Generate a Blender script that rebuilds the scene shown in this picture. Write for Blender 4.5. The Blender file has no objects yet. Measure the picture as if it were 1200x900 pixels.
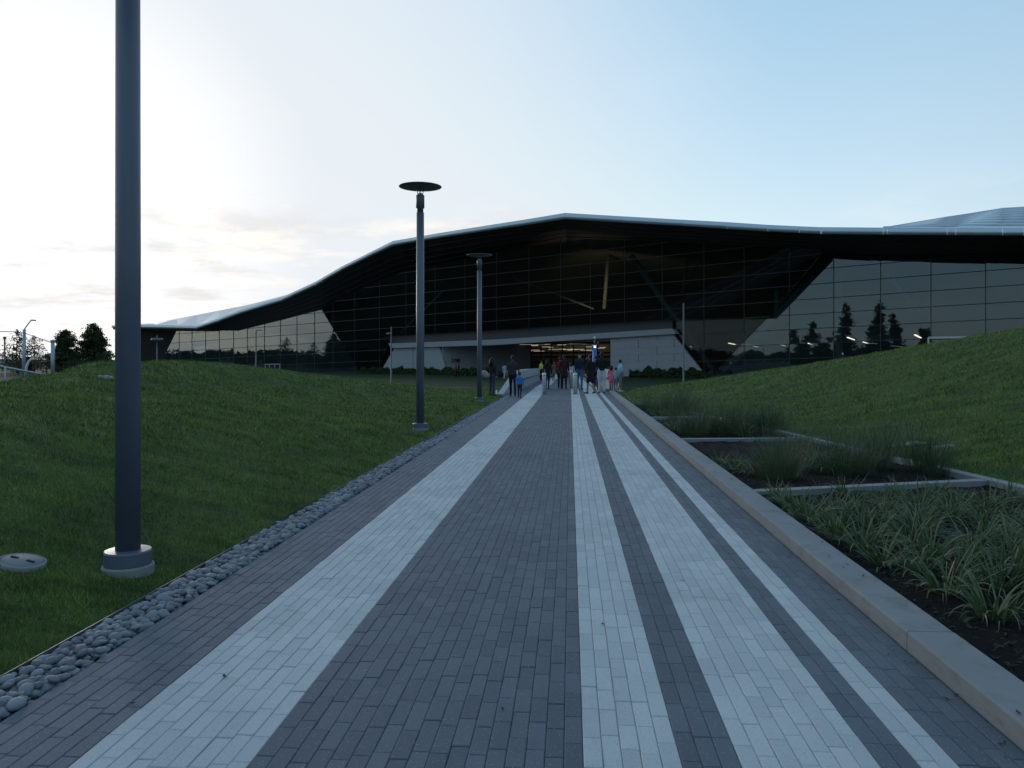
import bpy, math, random
import numpy as np
from mathutils import Vector, Matrix

random.seed(7)
RNG = np.random.default_rng(11)
SC = bpy.context.scene
COL = SC.collection

# ------------------------------------------------------------------ camera
F, CX, HY, CAM_H = 900.0, 600.0, 421.0, 1.55      # focal length, centre column, horizon row (1200 x 900 photo), eye height
YAW = math.atan(68.0 / F)
FWD = np.array([-math.sin(YAW), math.cos(YAW), 0.0])
RGT = np.array([math.cos(YAW), math.sin(YAW), 0.0])
UP = np.array([0.0, 0.0, 1.0])
CAMP = np.array([0.0, 0.0, CAM_H])
cam = bpy.data.cameras.new("camera")
cam.sensor_width = 36.0
cam.lens = 36.0 * F / 1200.0
cam.shift_y = -(450.0 - HY) / 1200.0
cam.clip_start, cam.clip_end = 0.05, 6000.0
cam_ob = bpy.data.objects.new("camera", cam)
cam_ob.location = CAMP
cam_ob.rotation_euler = (math.pi / 2, 0, YAW)
COL.objects.link(cam_ob)
SC.camera = cam_ob

# ------------------------------------------------------------------ sky, sun, exposure
SUN_AZ = math.radians(-37.0)       # measured from +Y, negative is to the left
SUN_EL = math.radians(9.0)
SUN_DIR = (math.sin(SUN_AZ) * math.cos(SUN_EL), math.cos(SUN_AZ) * math.cos(SUN_EL), math.sin(SUN_EL))
world = bpy.data.worlds.new("World")
SC.world = world
world.use_nodes = True
wn, wl = world.node_tree.nodes, world.node_tree.links
wn.clear()
wout = wn.new("ShaderNodeOutputWorld")
wbg = wn.new("ShaderNodeBackground")
sky = wn.new("ShaderNodeTexSky")
sky.sky_type = 'NISHITA'
sky.sun_disc = False
sky.sun_elevation = SUN_EL
sky.sun_rotation = SUN_AZ
sky.air_density, sky.dust_density, sky.ozone_density = 1.0, 0.6, 2.0
wtc = wn.new("ShaderNodeTexCoord")
def wmath(op, a, b=None, clamp=False):
    n = wn.new("ShaderNodeMath"); n.operation = op; n.use_clamp = clamp
    for i, v in enumerate((a, b)):
        if v is None: continue
        if isinstance(v, (int, float)): n.inputs[i].default_value = v
        else: wl.new(v, n.inputs[i])
    return n.outputs[0]
def wmix(fac, a, b):
    n = wn.new("ShaderNodeMix"); n.data_type = 'RGBA'
    for i, v in ((0, fac), (6, a), (7, b)):
        if isinstance(v, (int, float)): n.inputs[i].default_value = v
        elif isinstance(v, tuple): n.inputs[i].default_value = v
        else: wl.new(v, n.inputs[i])
    return n.outputs[2]
def wramp(val, stops):
    n = wn.new("ShaderNodeMapRange"); n.interpolation_type = 'SMOOTHSTEP'
    wl.new(val, n.inputs[0]); n.inputs[1].default_value, n.inputs[2].default_value = stops
    return n.outputs[0]
wdot = wn.new("ShaderNodeVectorMath"); wdot.operation = 'DOT_PRODUCT'
wl.new(wtc.outputs['Generated'], wdot.inputs[0]); wdot.inputs[1].default_value = SUN_DIR
wsep = wn.new("ShaderNodeSeparateXYZ"); wl.new(wtc.outputs['Generated'], wsep.inputs[0])
elev = wsep.outputs['Z']
# thin high veil lit by the hidden sun: brightest around it
veil_wide = wmath('MULTIPLY', wramp(wdot.outputs['Value'], (0.60, 0.995)), 0.88)
veil = wmath('MULTIPLY', wramp(wdot.outputs['Value'], (0.945, 1.0)), 0.85)
# broken low cloud, flattened towards the horizon as real layers are
wden = wmath('ADD', wmath('MAXIMUM', elev, 0.0), 0.12)
wx = wmath('DIVIDE', wsep.outputs['X'], wden); wy = wmath('DIVIDE', wsep.outputs['Y'], wden)
wcomb = wn.new("ShaderNodeCombineXYZ"); wl.new(wx, wcomb.inputs[0]); wl.new(wy, wcomb.inputs[1])
def wnoise(scale, detail, rough):
    n = wn.new("ShaderNodeTexNoise"); n.inputs['Scale'].default_value = scale
    n.inputs['Detail'].default_value = detail; n.inputs['Roughness'].default_value = rough
    wl.new(wcomb.outputs[0], n.inputs['Vector']); return n.outputs['Fac']
low_band = wmath('SUBTRACT', 1.0, wramp(elev, (0.13, 0.24)))
cl = wramp(wmath('ADD', wnoise(1.15, 8.0, 0.62), wmath('MULTIPLY', low_band, 0.10)), (0.52, 0.70))
cl = wmath('MULTIPLY', cl, wmath('ADD', wmath('MULTIPLY', low_band, 0.72), 0.08))
wbank = wn.new("ShaderNodeVectorMath"); wbank.operation = 'DOT_PRODUCT'; wl.new(wtc.outputs['Generated'], wbank.inputs[0])
wbank.inputs[1].default_value = (math.sin(math.radians(-58)), math.cos(math.radians(-58)), 0.0)      # the cloud bank lies to the west
cl = wmath('MULTIPLY', cl, wmath('ADD', wmath('MULTIPLY', wramp(wbank.outputs['Value'], (0.25, 0.65)), 0.8), 0.2))
shade = wramp(wnoise(1.7, 6.0, 0.6), (0.42, 0.62))
lit = wmath('MULTIPLY', wramp(wdot.outputs['Value'], (-0.4, 1.0)), 1.0)
wisps = wmath('MULTIPLY', wramp(wnoise(0.35, 7.0, 0.55), (0.50, 0.75)), 0.22)
SKY_STRENGTH = 0.15
k = 1.0 / SKY_STRENGTH
def kc(r, g, b): return (r * k, g * k, b * k, 1.0)
high_haze = wramp(elev, (-0.05, 0.55))
sunward = wramp(wdot.outputs['Value'], (-0.45, 0.62))
haze_lo = wmix(sunward, kc(0.145, 0.205, 0.275), kc(0.37, 0.415, 0.44)); haze_hi = wmix(sunward, kc(0.14, 0.25, 0.38), kc(0.185, 0.31, 0.40))
wcap = wn.new("ShaderNodeVectorMath"); wcap.operation = 'MINIMUM'; wl.new(sky.outputs[0], wcap.inputs[0]); wcap.inputs[1].default_value = kc(0.55, 0.56, 0.58)[:3]
base = wmix(0.75, wcap.outputs[0], wmix(high_haze, haze_lo, haze_hi))
base = wmix(wisps, base, kc(0.46, 0.52, 0.56))
warm_band = wmath('MULTIPLY', wramp(wbank.outputs['Value'], (0.30, 0.85)), wmath('SUBTRACT', 1.0, wramp(elev, (0.015, 0.13))))
base = wmix(wmath('MULTIPLY', warm_band, 0.75), base, kc(0.56, 0.46, 0.365))
base = wmix(veil_wide, base, kc(0.425, 0.442, 0.462))
base = wmix(veil, base, kc(0.57, 0.57, 0.575))
cloudcol = wmix(shade, kc(0.40, 0.39, 0.385), kc(0.60, 0.55, 0.49))
cloudcol = wmix(lit, wmix(0.5, cloudcol, kc(0.20, 0.24, 0.29)), cloudcol)
final = wmix(cl, base, cloudcol)
wl.new(final, wbg.inputs[0]); wbg.inputs[1].default_value = SKY_STRENGTH
wl.new(wbg.outputs[0], wout.inputs[0])

sun = bpy.data.lights.new("sun", 'SUN')
sun.energy = 0.5 * 0.7
sun.angle = math.radians(12.0)
sun.color = (1.0, 0.92, 0.82)
sun_ob = bpy.data.objects.new("sun", sun)
sun_ob.rotation_euler = Vector(SUN_DIR).to_track_quat('Z', 'Y').to_euler()
COL.objects.link(sun_ob)

SC.view_settings.view_transform = 'Standard'
SC.view_settings.look = 'None'
SC.view_settings.gamma = 1.0
SC.view_settings.exposure = 1.0
SC.view_settings.use_curve_mapping = False
SC.render.engine = 'CYCLES'
SC.cycles.use_denoising = True
SC.cycles.max_bounces = 8
SC.cycles.transparent_max_bounces = 16
SC.cycles.sample_clamp_indirect = 4.0

# ------------------------------------------------------------------ helpers: pixels to places
def ray(px, py):
    return RGT * ((px - CX) / F) + FWD + UP * ((HY - py) / F)
def at_depth(px, py, d): return CAMP + ray(px, py) * d
def on_z(px, py, z=0.0):
    return at_depth(px, py, (CAM_H - z) * F / (py - HY))
def proj(p):
    v = np.asarray(p, float) - CAMP
    d = v @ FWD
    return CX + F * (v @ RGT) / d, HY - F * v[2] / d, d
class Plane:
    def __init__(s, p, n): s.p = np.asarray(p, float); s.n = np.asarray(n, float) / np.linalg.norm(n)
    def hit(s, px, py):
        r = ray(px, py); return CAMP + r * (((s.p - CAMP) @ s.n) / (r @ s.n))
    def off(s, m): return Plane(s.p + s.n * m, s.n)

# ------------------------------------------------------------------ helpers: meshes
def tag(o, label=None, cat=None, group=None, kind=None):
    if label: o["label"] = label
    if cat: o["category"] = cat
    if group: o["group"] = group
    if kind: o["kind"] = kind
    return o
def empty(name, loc=(0, 0, 0), rz=0.0, parent=None):
    o = bpy.data.objects.new(name, None); o.empty_display_size = 0.2
    o.location = loc; o.rotation_euler = (0, 0, rz); COL.objects.link(o)
    if parent: o.parent = parent
    return o
def link(name, me, parent=None, loc=None, rot=None):
    o = bpy.data.objects.new(name, me); COL.objects.link(o)
    if parent is not None: o.parent = parent
    if loc is not None: o.location = loc
    if rot is not None: o.rotation_euler = rot
    return o
class MB:
    """collects shapes; build() links them as one mesh object"""
    def __init__(s): s.v = []; s.f = []; s.m = []; s.sm = []
    def add(s, vs, fs, m=0, smooth=False):
        b = len(s.v); s.v.extend([tuple(map(float, p)) for p in vs])
        for f in fs: s.f.append(tuple(i + b for i in f)); s.m.append(m); s.sm.append(smooth)
        return s
    def box(s, c, size, rz=0.0, m=0, rx=0.0):
        x, y, z = [q / 2 for q in size]
        R = Matrix.Rotation(rz, 3, 'Z') @ Matrix.Rotation(rx, 3, 'X')
        vs = [Vector(c) + R @ Vector((a * x, b * y, d * z)) for d in (-1, 1) for b in (-1, 1) for a in (-1, 1)]
        return s.add(vs, [(0, 2, 3, 1), (4, 5, 7, 6), (0, 1, 5, 4), (2, 6, 7, 3), (0, 4, 6, 2), (1, 3, 7, 5)], m)
    def bar(s, p, q, w, h, m=0, up=(0, 0, 1)):
        p, q = Vector(p), Vector(q); t = (q - p).normalized(); u = Vector(up)
        if abs(t.dot(u)) > 0.98: u = Vector((1, 0, 0))
        a = t.cross(u).normalized() * (w / 2); b = a.cross(t).normalized() * (h / 2)
        vs = [p - a - b, p + a - b, p + a + b, p - a + b, q - a - b, q + a - b, q + a + b, q - a + b]
        return s.add(vs, [(3, 2, 1, 0), (4, 5, 6, 7), (0, 1, 5, 4), (1, 2, 6, 5), (2, 3, 7, 6), (3, 0, 4, 7)], m)
    def tube(s, pts, rad, n=10, m=0, caps=True, smooth=True):
        pts = [Vector(p) for p in pts]
        if isinstance(rad, (int, float)): rad = [rad] * len(pts)
        rings = []; u = None
        for i, p in enumerate(pts):
            t = (pts[min(i + 1, len(pts) - 1)] - pts[max(i - 1, 0)]).normalized()
            if u is None:
                u = t.orthogonal().normalized()
            else:
                u = (u - t * u.dot(t)).normalized()
            w = t.cross(u)
            rings.append([p + (u * math.cos(2 * math.pi * k / n) + w * math.sin(2 * math.pi * k / n)) * rad[i] for k in range(n)])
        vs = [v for r in rings for v in r]; fs = []
        for i in range(len(pts) - 1):
            for k in range(n):
                a, b = i * n + k, i * n + (k + 1) % n
                fs.append((a, b, b + n, a + n))
        s.add(vs, fs, m, smooth)
        if caps:
            b0 = len(s.v) - len(vs)
            s.f.append(tuple(b0 + k for k in reversed(range(n)))); s.m.append(m); s.sm.append(False)
            s.f.append(tuple(b0 + len(vs) - n + k for k in range(n))); s.m.append(m); s.sm.append(False)
        return s
    def lathe(s, prof, n=24, c=(0, 0, 0), m=0, smooth=True):
        """profile of (radius, height) pairs turned about z"""
        vs = []; fs = []
        for r, z in prof:
            for k in range(n):
                a = 2 * math.pi * k / n
                vs.append((c[0] + r * math.cos(a), c[1] + r * math.sin(a), c[2] + z))
        for i in range(len(prof) - 1):
            for k in range(n):
                a, b = i * n + k, i * n + (k + 1) % n
                fs.append((a, b, b + n, a + n))
        s.add(vs, fs, m, smooth)
        b0 = len(s.v) - len(vs)
        if prof[0][0] > 1e-4: s.f.append(tuple(b0 + k for k in reversed(range(n)))); s.m.append(m); s.sm.append(False)
        if prof[-1][0] > 1e-4: s.f.append(tuple(b0 + len(vs) - n + k for k in range(n))); s.m.append(m); s.sm.append(False)
        return s
    def prism(s, poly, vec, m=0):
        """a flat polygon (3D points) given thickness along vec"""
        n = len(poly); a = [Vector(p) for p in poly]; b = [p + Vector(vec) for p in a]
        fs = [tuple(range(n)), tuple(reversed(range(n, 2 * n)))]
        fs += [((k + 1) % n, k, k + n, (k + 1) % n + n) for k in range(n)]
        return s.add(a + b, fs, m)
    def mesh(s, name, mats):
        me = bpy.data.meshes.new(name); me.from_pydata(s.v, [], s.f)
        for mt in (mats if isinstance(mats, (list, tuple)) else [mats]): me.materials.append(mt)
        me.polygons.foreach_set("material_index", s.m); me.polygons.foreach_set("use_smooth", s.sm)
        me.update(); return me
    def build(s, name, mats, parent=None, loc=None, rot=None):
        return link(name, s.mesh(name, mats), parent, loc, rot)
def np_mesh(name, V, Fa, mat, smooth=False, attrs=None):
    """big meshes straight from numpy: V (n,3), Fa (m,k)"""
    me = bpy.data.meshes.new(name); k = Fa.shape[1]
    me.vertices.add(len(V)); me.vertices.foreach_set("co", np.ascontiguousarray(V, np.float32).ravel())
    me.loops.add(Fa.size); me.loops.foreach_set("vertex_index", np.ascontiguousarray(Fa, np.int32).ravel())
    me.polygons.add(len(Fa)); me.polygons.foreach_set("loop_start", np.arange(0, Fa.size, k, dtype=np.int32))
    me.update(calc_edges=True)
    me.polygons.foreach_set("use_smooth", np.full(len(Fa), smooth))
    for mt in (mat if isinstance(mat, (list, tuple)) else [mat]): me.materials.append(mt)
    for nm, arr in (attrs or {}).items():
        a = me.attributes.new(nm, 'FLOAT', 'POINT'); a.data.foreach_set("value", np.ascontiguousarray(arr, np.float32))
    me.update(); return me

# ------------------------------------------------------------------ helpers: materials
class NT:
    def __init__(s, name):
        s.mat = bpy.data.materials.new(name); s.mat.use_nodes = True
        s.t = s.mat.node_tree; s.n = s.t.nodes; s.l = s.t.links
        s.b = s.n["Principled BSDF"]; s.out = s.n["Material Output"]
    def put(s, sock, v):
        if isinstance(v, (int, float)): sock.default_value = v
        elif isinstance(v, tuple): sock.default_value = v if len(v) == 4 or sock.type == 'VECTOR' else (*v, 1.0)
        else: s.l.new(v, sock)
    def math(s, op, a, b=0.0, clamp=False):
        n = s.n.new("ShaderNodeMath"); n.operation = op; n.use_clamp = clamp
        s.put(n.inputs[0], a); s.put(n.inputs[1], b); return n.outputs[0]
    def mix(s, fac, a, b, mode='MIX'):
        n = s.n.new("ShaderNodeMix"); n.data_type = 'RGBA'; n.blend_type = mode
        s.put(n.inputs[0], fac); s.put(n.inputs[6], a); s.put(n.inputs[7], b); return n.outputs[2]
    def pos(s): return s.n.new("ShaderNodeNewGeometry").outputs['Position']
    def obj(s): return s.n.new("ShaderNodeTexCoord").outputs['Object']
    def scaled(s, vec, sc):
        n = s.n.new("ShaderNodeVectorMath"); n.operation = 'MULTIPLY'; s.put(n.inputs[0], vec); n.inputs[1].default_value = sc
        return n.outputs[0]
    def noise(s, scale, detail=4.0, rough=0.55, vec=None, out='Fac'):
        n = s.n.new("ShaderNodeTexNoise"); s.put(n.inputs['Vector'], vec if vec is not None else s.pos())
        n.inputs['Scale'].default_value = scale; n.inputs['Detail'].default_value = detail
        n.inputs['Roughness'].default_value = rough; return n.outputs[out]
    def ramp(s, v, lo, hi, a=0.0, b=1.0):
        n = s.n.new("ShaderNodeMapRange"); n.interpolation_type = 'SMOOTHSTEP'; s.put(n.inputs[0], v)
        for i, q in enumerate((lo, hi, a, b)): n.inputs[i + 1].default_value = q
        return n.outputs[0]
    def rnd(s):
        """a random number for each object and for each loose piece of a joined mesh"""
        a = s.n.new("ShaderNodeObjectInfo").outputs['Random']; b = s.n.new("ShaderNodeNewGeometry").outputs['Random Per Island']
        return s.math('FRACT', s.math('ADD', a, b))
    def bump(s, h, strength=0.3, dist=0.01):
        n = s.n.new("ShaderNodeBump"); n.inputs['Strength'].default_value = strength; n.inputs['Distance'].default_value = dist
        s.put(n.inputs['Height'], h); s.l.new(n.outputs[0], s.b.inputs['Normal']); return s
    def set(s, **kw):
        for k_, v in kw.items(): s.put(s.b.inputs[k_.replace('_', ' ')], v)
        return s
def plain(name, col, rough=0.6, metal=0.0, var=0.15, scale=3.0, bump=0.0, spec=0.5):
    t = NT(name); n = t.noise(scale, 5.0, 0.6, t.obj())
    c1 = tuple(max(0.0, q * (1 - var)) for q in col); c2 = tuple(q * (1 + var) for q in col)
    t.set(Base_Color=t.mix(n, c1, c2), Roughness=t.math('ADD', rough - 0.08, t.math('MULTIPLY', n, 0.16)), Metallic=metal)
    t.b.inputs['Specular IOR Level'].default_value = spec
    if bump: t.bump(t.noise(scale * 12, 4.0, 0.6, t.obj()), bump, 0.004)
    return t.mat
def emitter(name, col, strength):
    t = NT(name); t.set(Base_Color=col, Emission_Color=col); t.b.inputs['Emission Strength'].default_value = strength; return t.mat
M = {}

# ================================================================== MATERIALS OF THE GROUND
def paver_mat(name, c1, c2, fleck, fleck_amt):
    t = NT(name); p = t.pos(); r = t.rnd()
    col = t.mix(r, c1, c2)
    col = t.mix(t.ramp(t.noise(1.1, 5.0, 0.6, p), 0.35, 0.75, 0.0, 0.28), col, tuple(q * 0.72 for q in c1))     # worn, dusty patches
    fl = t.n.new("ShaderNodeTexVoronoi"); fl.inputs['Scale'].default_value = 85.0; t.put(fl.inputs['Vector'], p)
    col = t.mix(t.math('MULTIPLY', t.ramp(fl.outputs['Distance'], 0.30, 0.16), t.math('MULTIPLY', t.ramp(t.noise(35.0, 3.0, 0.6, p), 0.45, 0.62), fleck_amt)), col, fleck)
    st = t.noise(0.55, 7.0, 0.68, p); col = t.mix(t.ramp(st, 0.52, 0.70, 0.0, 0.34), col, tuple(q * 0.55 for q in c1))                    # broad traffic stains
    gum = t.n.new("ShaderNodeTexVoronoi"); gum.inputs['Scale'].default_value = 1.7; t.put(gum.inputs['Vector'], t.scaled(p, (1, 1, 0)))
    col = t.mix(t.math('MULTIPLY', t.ramp(gum.outputs['Distance'], 0.034, 0.022), 0.6), col, (0.05, 0.052, 0.055))                      # trodden gum
    fine = t.noise(320.0, 2.0, 0.7, p)
    col = t.mix(t.ramp(fine, 0.35, 0.75, 0.0, 0.55), col, tuple(q * 0.55 for q in c1))
    col = t.mix(t.ramp(t.noise(190.0, 2.0, 0.6, p), 0.60, 0.74, 0.0, 0.45), col, tuple(min(1.0, q * 1.45) for q in c2))
    t.set(Base_Color=col, Roughness=0.8); t.b.inputs['Specular IOR Level'].default_value = 0.35
    t.bump(t.math('ADD', fine, t.noise(60.0, 3.0, 0.6, p)), 0.5, 0.0025)
    return t.mat
M['paver_dark'] = paver_mat("dark_paver", (0.074, 0.090, 0.116), (0.110, 0.128, 0.157), (0.30, 0.32, 0.35), 0.75)
M['paver_pale'] = paver_mat("pale_paver", (0.375, 0.40, 0.415), (0.465, 0.49, 0.50), (0.16, 0.17, 0.18), 0.8)
M['sand'] = plain("joint_sand", (0.055, 0.056, 0.058), 0.95, var=0.3, scale=20)
def concrete_mat(name, col, stain=(0.20, 0.16, 0.12), amt=0.4):
    t = NT(name); p = t.pos(); n = t.noise(2.2, 7.0, 0.65, p)
    c = t.mix(n, tuple(q * 0.78 for q in col), tuple(q * 1.15 for q in col))
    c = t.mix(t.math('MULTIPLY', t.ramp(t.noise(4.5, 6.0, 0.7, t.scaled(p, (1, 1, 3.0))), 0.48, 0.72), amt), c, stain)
    fine = t.noise(140.0, 3.0, 0.65, p)
    c = t.mix(t.math('MULTIPLY', fine, 0.3), c, tuple(q * 0.6 for q in col))
    t.set(Base_Color=c, Roughness=0.85); t.bump(t.math('ADD', fine, n), 0.35, 0.004)
    return t.mat
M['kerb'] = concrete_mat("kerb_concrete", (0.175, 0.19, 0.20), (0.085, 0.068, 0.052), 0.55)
M['concrete'] = concrete_mat("smooth_concrete", (0.33, 0.34, 0.345), (0.24, 0.23, 0.21), 0.3)
def soil_mat():
    t = NT("dark_mulch"); p = t.pos(); n = t.noise(30.0, 6.0, 0.7, p); r = t.rnd()
    t.set(Base_Color=t.mix(n, (0.003, 0.003, 0.0032), (0.009, 0.0075, 0.007)), Roughness=0.95); t.b.inputs['Specular IOR Level'].default_value = 0.15
    t.bump(t.math('ADD', n, t.noise(90.0, 4.0, 0.7, p)), 0.9, 0.03); return t.mat
M['soil'] = soil_mat()
def chip_mat():
    t = NT("bark_chip"); r = t.rnd()
    t.set(Base_Color=t.mix(r, (0.004, 0.0034, 0.003), (0.014, 0.011, 0.009)), Roughness=0.9); return t.mat
M['chip'] = chip_mat()
def turf_mat(name, lo, hi, dry):
    t = NT(name); p = t.pos()
    big = t.noise(0.35, 5.0, 0.6, p); mid = t.noise(2.6, 6.0, 0.72, t.scaled(p, (0.38, 1.0, 1.0))); fine = t.noise(55.0, 3.0, 0.7, p)
    c = t.mix(t.ramp(mid, 0.32, 0.70), lo, hi)
    c = t.mix(t.math('MULTIPLY', t.ramp(big, 0.45, 0.75), 0.45), c, dry)
    c = t.mix(t.math('MULTIPLY', fine, 0.5), c, tuple(q * 0.45 for q in lo))
    t.set(Base_Color=c, Roughness=0.9); t.b.inputs['Specular IOR Level'].default_value = 0.2
    t.bump(t.math('ADD', fine, mid), 0.8, 0.03); return t.mat
M['turf'] = turf_mat("mown_turf", (0.026, 0.052, 0.011), (0.060, 0.105, 0.022), (0.080, 0.115, 0.028))
M['turf_far'] = turf_mat("lower_turf", (0.012, 0.028, 0.008), (0.022, 0.044, 0.013), (0.024, 0.040, 0.014))  # darker copy of the turf: shade of mound and canopy put into its colour
def blade_mat():
    t = NT("grass_blade"); p = t.pos(); r = t.rnd()
    mid = t.noise(2.6, 6.0, 0.72, t.scaled(p, (0.38, 1.0, 1.0))); big = t.noise(0.35, 5.0, 0.6, p)
    c = t.mix(t.math('ADD', t.math('MULTIPLY', r, 0.35), t.math('MULTIPLY', t.ramp(mid, 0.36, 0.64), 0.65)), (0.026, 0.054, 0.010), (0.170, 0.240, 0.042))
    c = t.mix(t.math('MULTIPLY', t.ramp(big, 0.48, 0.72), 0.4), c, (0.150, 0.195, 0.048))
    t.set(Base_Color=c, Roughness=0.65); t.b.inputs['Specular IOR Level'].default_value = 0.2
    return t.mat
M['blade'] = blade_mat()
M['steel_edge'] = plain("edging_steel", (0.10, 0.105, 0.11), 0.5, 0.4)

# ================================================================== PATH
ROW = 0.0752; PLEN = 0.232
bands = [(7, 0), (9, 1), (17, 0), (5, 1), (3, 0), (7, 1), (2, 0), (2, 1), (4, 0)]   # rows of pavers, 1 = pale
PX0 = 16 / 479 * CAM_H - 33 * ROW
rows = []; x = PX0
for n, pale in bands:
    for _ in range(n): rows.append((x, pale)); x += ROW
PX1 = x                                                   # right edge of the paving
PATH_END = 41.0
def path_z(y): return 0.0 if y < 42 else -0.55 * min(1.0, (y - 42) / 55.0)

G = 0.0018; BV = 0.004; DEP = 0.05
def paver_geo(L, W, dep=DEP):
    a, b = W / 2 - G / 2, L / 2 - G / 2
    ai, bi = a - BV, b - BV
    v = [(-ai, -bi, 0), (ai, -bi, 0), (ai, bi, 0), (-ai, bi, 0),
         (-a, -b, -BV * .8), (a, -b, -BV * .8), (a, b, -BV * .8), (-a, b, -BV * .8),
         (-a, -b, -dep), (a, -b, -dep), (a, b, -dep), (-a, b, -dep)]
    f = [(0, 1, 2, 3)] + [(i + 4, (i + 1) % 4 + 4, (i + 1) % 4, i) for i in range(4)] + [(i + 8, (i + 1) % 4 + 8, (i + 1) % 4 + 4, i + 4) for i in range(4)]
    return np.array(v), np.array(f)
# every paver of the walkway
plist = []
for i, (rx, pale) in enumerate(rows):
    y = 1.4 + random.uniform(0, PLEN)
    while y < PATH_END:
        L = PLEN * random.choice((1.0, 1.0, 1.0, 1.0, 0.86, 1.14))
        plist.append((rx + ROW / 2, y + L / 2, L, pale)); y += L
def seen(px_, py_): return -10 < px_ < 1210 and py_ < 915
def paver_px(c):
    u, v, d = proj((c[0], c[1], 0)); return (c[2] / d ** 3 if seen(u, v) and d > 0 else -1.0)
order = sorted(range(len(plist)), key=lambda q: -paver_px(plist[q]))
near_ids = set(order[:300])
path = MB()
path.add([(PX0 - 0.01, 1.0, -0.016), (PX1 + 0.01, 1.0, -0.016), (PX1 + 0.01, PATH_END, -0.016), (PX0 - 0.01, PATH_END, -0.016)], [(0, 1, 2, 3)], 0)
path_ob = tag(path.build("walkway", [M['sand']]), "straight walkway of dark and pale pavers leading to the entrance", "path", kind="structure")
mesh_cache = {}
for q in sorted(near_ids):
    x, y, L, pale = plist[q]; key = (round(L, 3), pale)
    if key not in mesh_cache:
        v, f = paver_geo(L, ROW); mesh_cache[key] = np_mesh("paver", v, f, M['paver_pale' if pale else 'paver_dark'])
    link("paver", mesh_cache[key], path_ob, (x, y, random.gauss(0, 0.0009)), (random.gauss(0, 0.004), random.gauss(0, 0.006), random.gauss(0, 0.003)))
for pale in (0, 1):
    V = []; Fa = []; k0 = 0
    for q, c in enumerate(plist):
        if q in near_ids or c[3] != pale: continue
        v, f = paver_geo(c[2], ROW)
        v = v + np.array([0, 0, 1.0])[None] * (v[:, :1] * random.gauss(0, 0.006) + v[:, 1:2] * random.gauss(0, 0.004))
        V.append(v + (c[0], c[1], random.gauss(0, 0.0009))); Fa.append(f + k0); k0 += 12
    o = link("paving_field", np_mesh("paving_field", np.concatenate(V), np.concatenate(Fa), M['paver_pale' if pale else 'paver_dark']), path_ob)
    o["kind"] = "stuff"
# the far stretch over the lower lawn: slabs in the same bands, a slight fall towards the doors
ys = [PATH_END, 42, 60, 80, 97]
x = PX0
for n, pale in bands:
    mb = MB(); a, b = x, x + n * ROW; x = b
    mb.add([p for y in ys for p in ((a, y, path_z(y)), (b, y, path_z(y)))], [(2 * i, 2 * i + 1, 2 * i + 3, 2 * i + 2) for i in range(len(ys) - 1)])
    mb.build("paving_band", M['paver_pale' if pale else 'paver_dark'], path_ob)
mb = MB()
mb.add([p for y in ys for p in ((PX0 - .3, y, path_z(y) - 0.03), (PX1 + .3, y, path_z(y) - 0.03), (PX1 + .3, y, path_z(y) - 0.6), (PX0 - .3, y, path_z(y) - 0.6))],
       [tuple(4 * i + q for q in s_) for i in range(len(ys) - 1) for s_ in ((0, 1, 5, 4), (1, 2, 6, 5), (3, 0, 4, 7))] + [(0, 3, 2, 1)])
mb.build("deck_slab", M['concrete'], path_ob)

# ------------------------------------------------------------------ concrete kerb on the right, in cast lengths
KX0, KX1, KH = PX1 + 0.012, PX1 + 0.258, 0.10
kerb = tag(empty("kerb", (KX0, 0, 0)), "long low concrete kerb between the pavers and the planting beds", "kerb", kind="structure")
y = 1.2
while y < 35.5:
    L = 3.05; y1 = min(y + L - 0.006, 35.8); mb = MB(); bv = 0.012
    prof = [(0, -0.08), (0, KH - bv), (bv * .3, KH - bv * .3), (bv, KH), (KX1 - KX0 - bv, KH), (KX1 - KX0 - bv * .3, KH - bv * .3), (KX1 - KX0, KH - bv), (KX1 - KX0, -0.08)]
    n = len(prof); vs = []
    steps = 6
    for s_ in range(steps + 1):
        yy = y + (y1 - y) * s_ / steps
        for px_, pz_ in prof: vs.append((px_ + (random.gauss(0, .0015) if pz_ > 0 else 0), yy, pz_ + random.gauss(0, .001)))
    fs = [(s_ * n + k_ + 1, s_ * n + k_, (s_ + 1) * n + k_, (s_ + 1) * n + k_ + 1) for s_ in range(steps) for k_ in range(n - 1)]
    fs += [tuple(range(n)), tuple(reversed(range(steps * n, steps * n + n)))]
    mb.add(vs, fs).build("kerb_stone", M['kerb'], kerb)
    y += L

# ------------------------------------------------------------------ pebble strip on the left
SX0, SX1 = PX0 - 0.30, PX0 - 0.012
def pebble_mat():
    t = NT("river_pebble"); r = t.rnd(); p = t.pos(); n = t.noise(25.0, 5.0, 0.6, p)
    c = t.mix(r, (0.075, 0.088, 0.108), (0.21, 0.225, 0.25)); c = t.mix(t.math('MULTIPLY', n, 0.35), c, (0.10, 0.105, 0.11))
    t.set(Base_Color=c, Roughness=0.7); t.bump(t.noise(150.0, 3.0, 0.6, p), 0.2, 0.002); return t.mat
M['pebble'] = pebble_mat()
mb = MB(); mb.add([(SX0, 1.5, -0.035), (SX1 + .005, 1.5, -0.035), (SX1 + .005, 36, -0.035), (SX0, 36, -0.035)], [(0, 1, 2, 3)])
strip = tag(mb.build("pebble_strip", M['sand']), "narrow strip of grey river pebbles along the walkway's left edge", "pebbles", kind="structure")
MB().box(((SX0 - .004), 18.8, -0.02), (0.006, 34.6, 0.09)).build("steel_edging", M['steel_edge'], strip)
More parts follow.
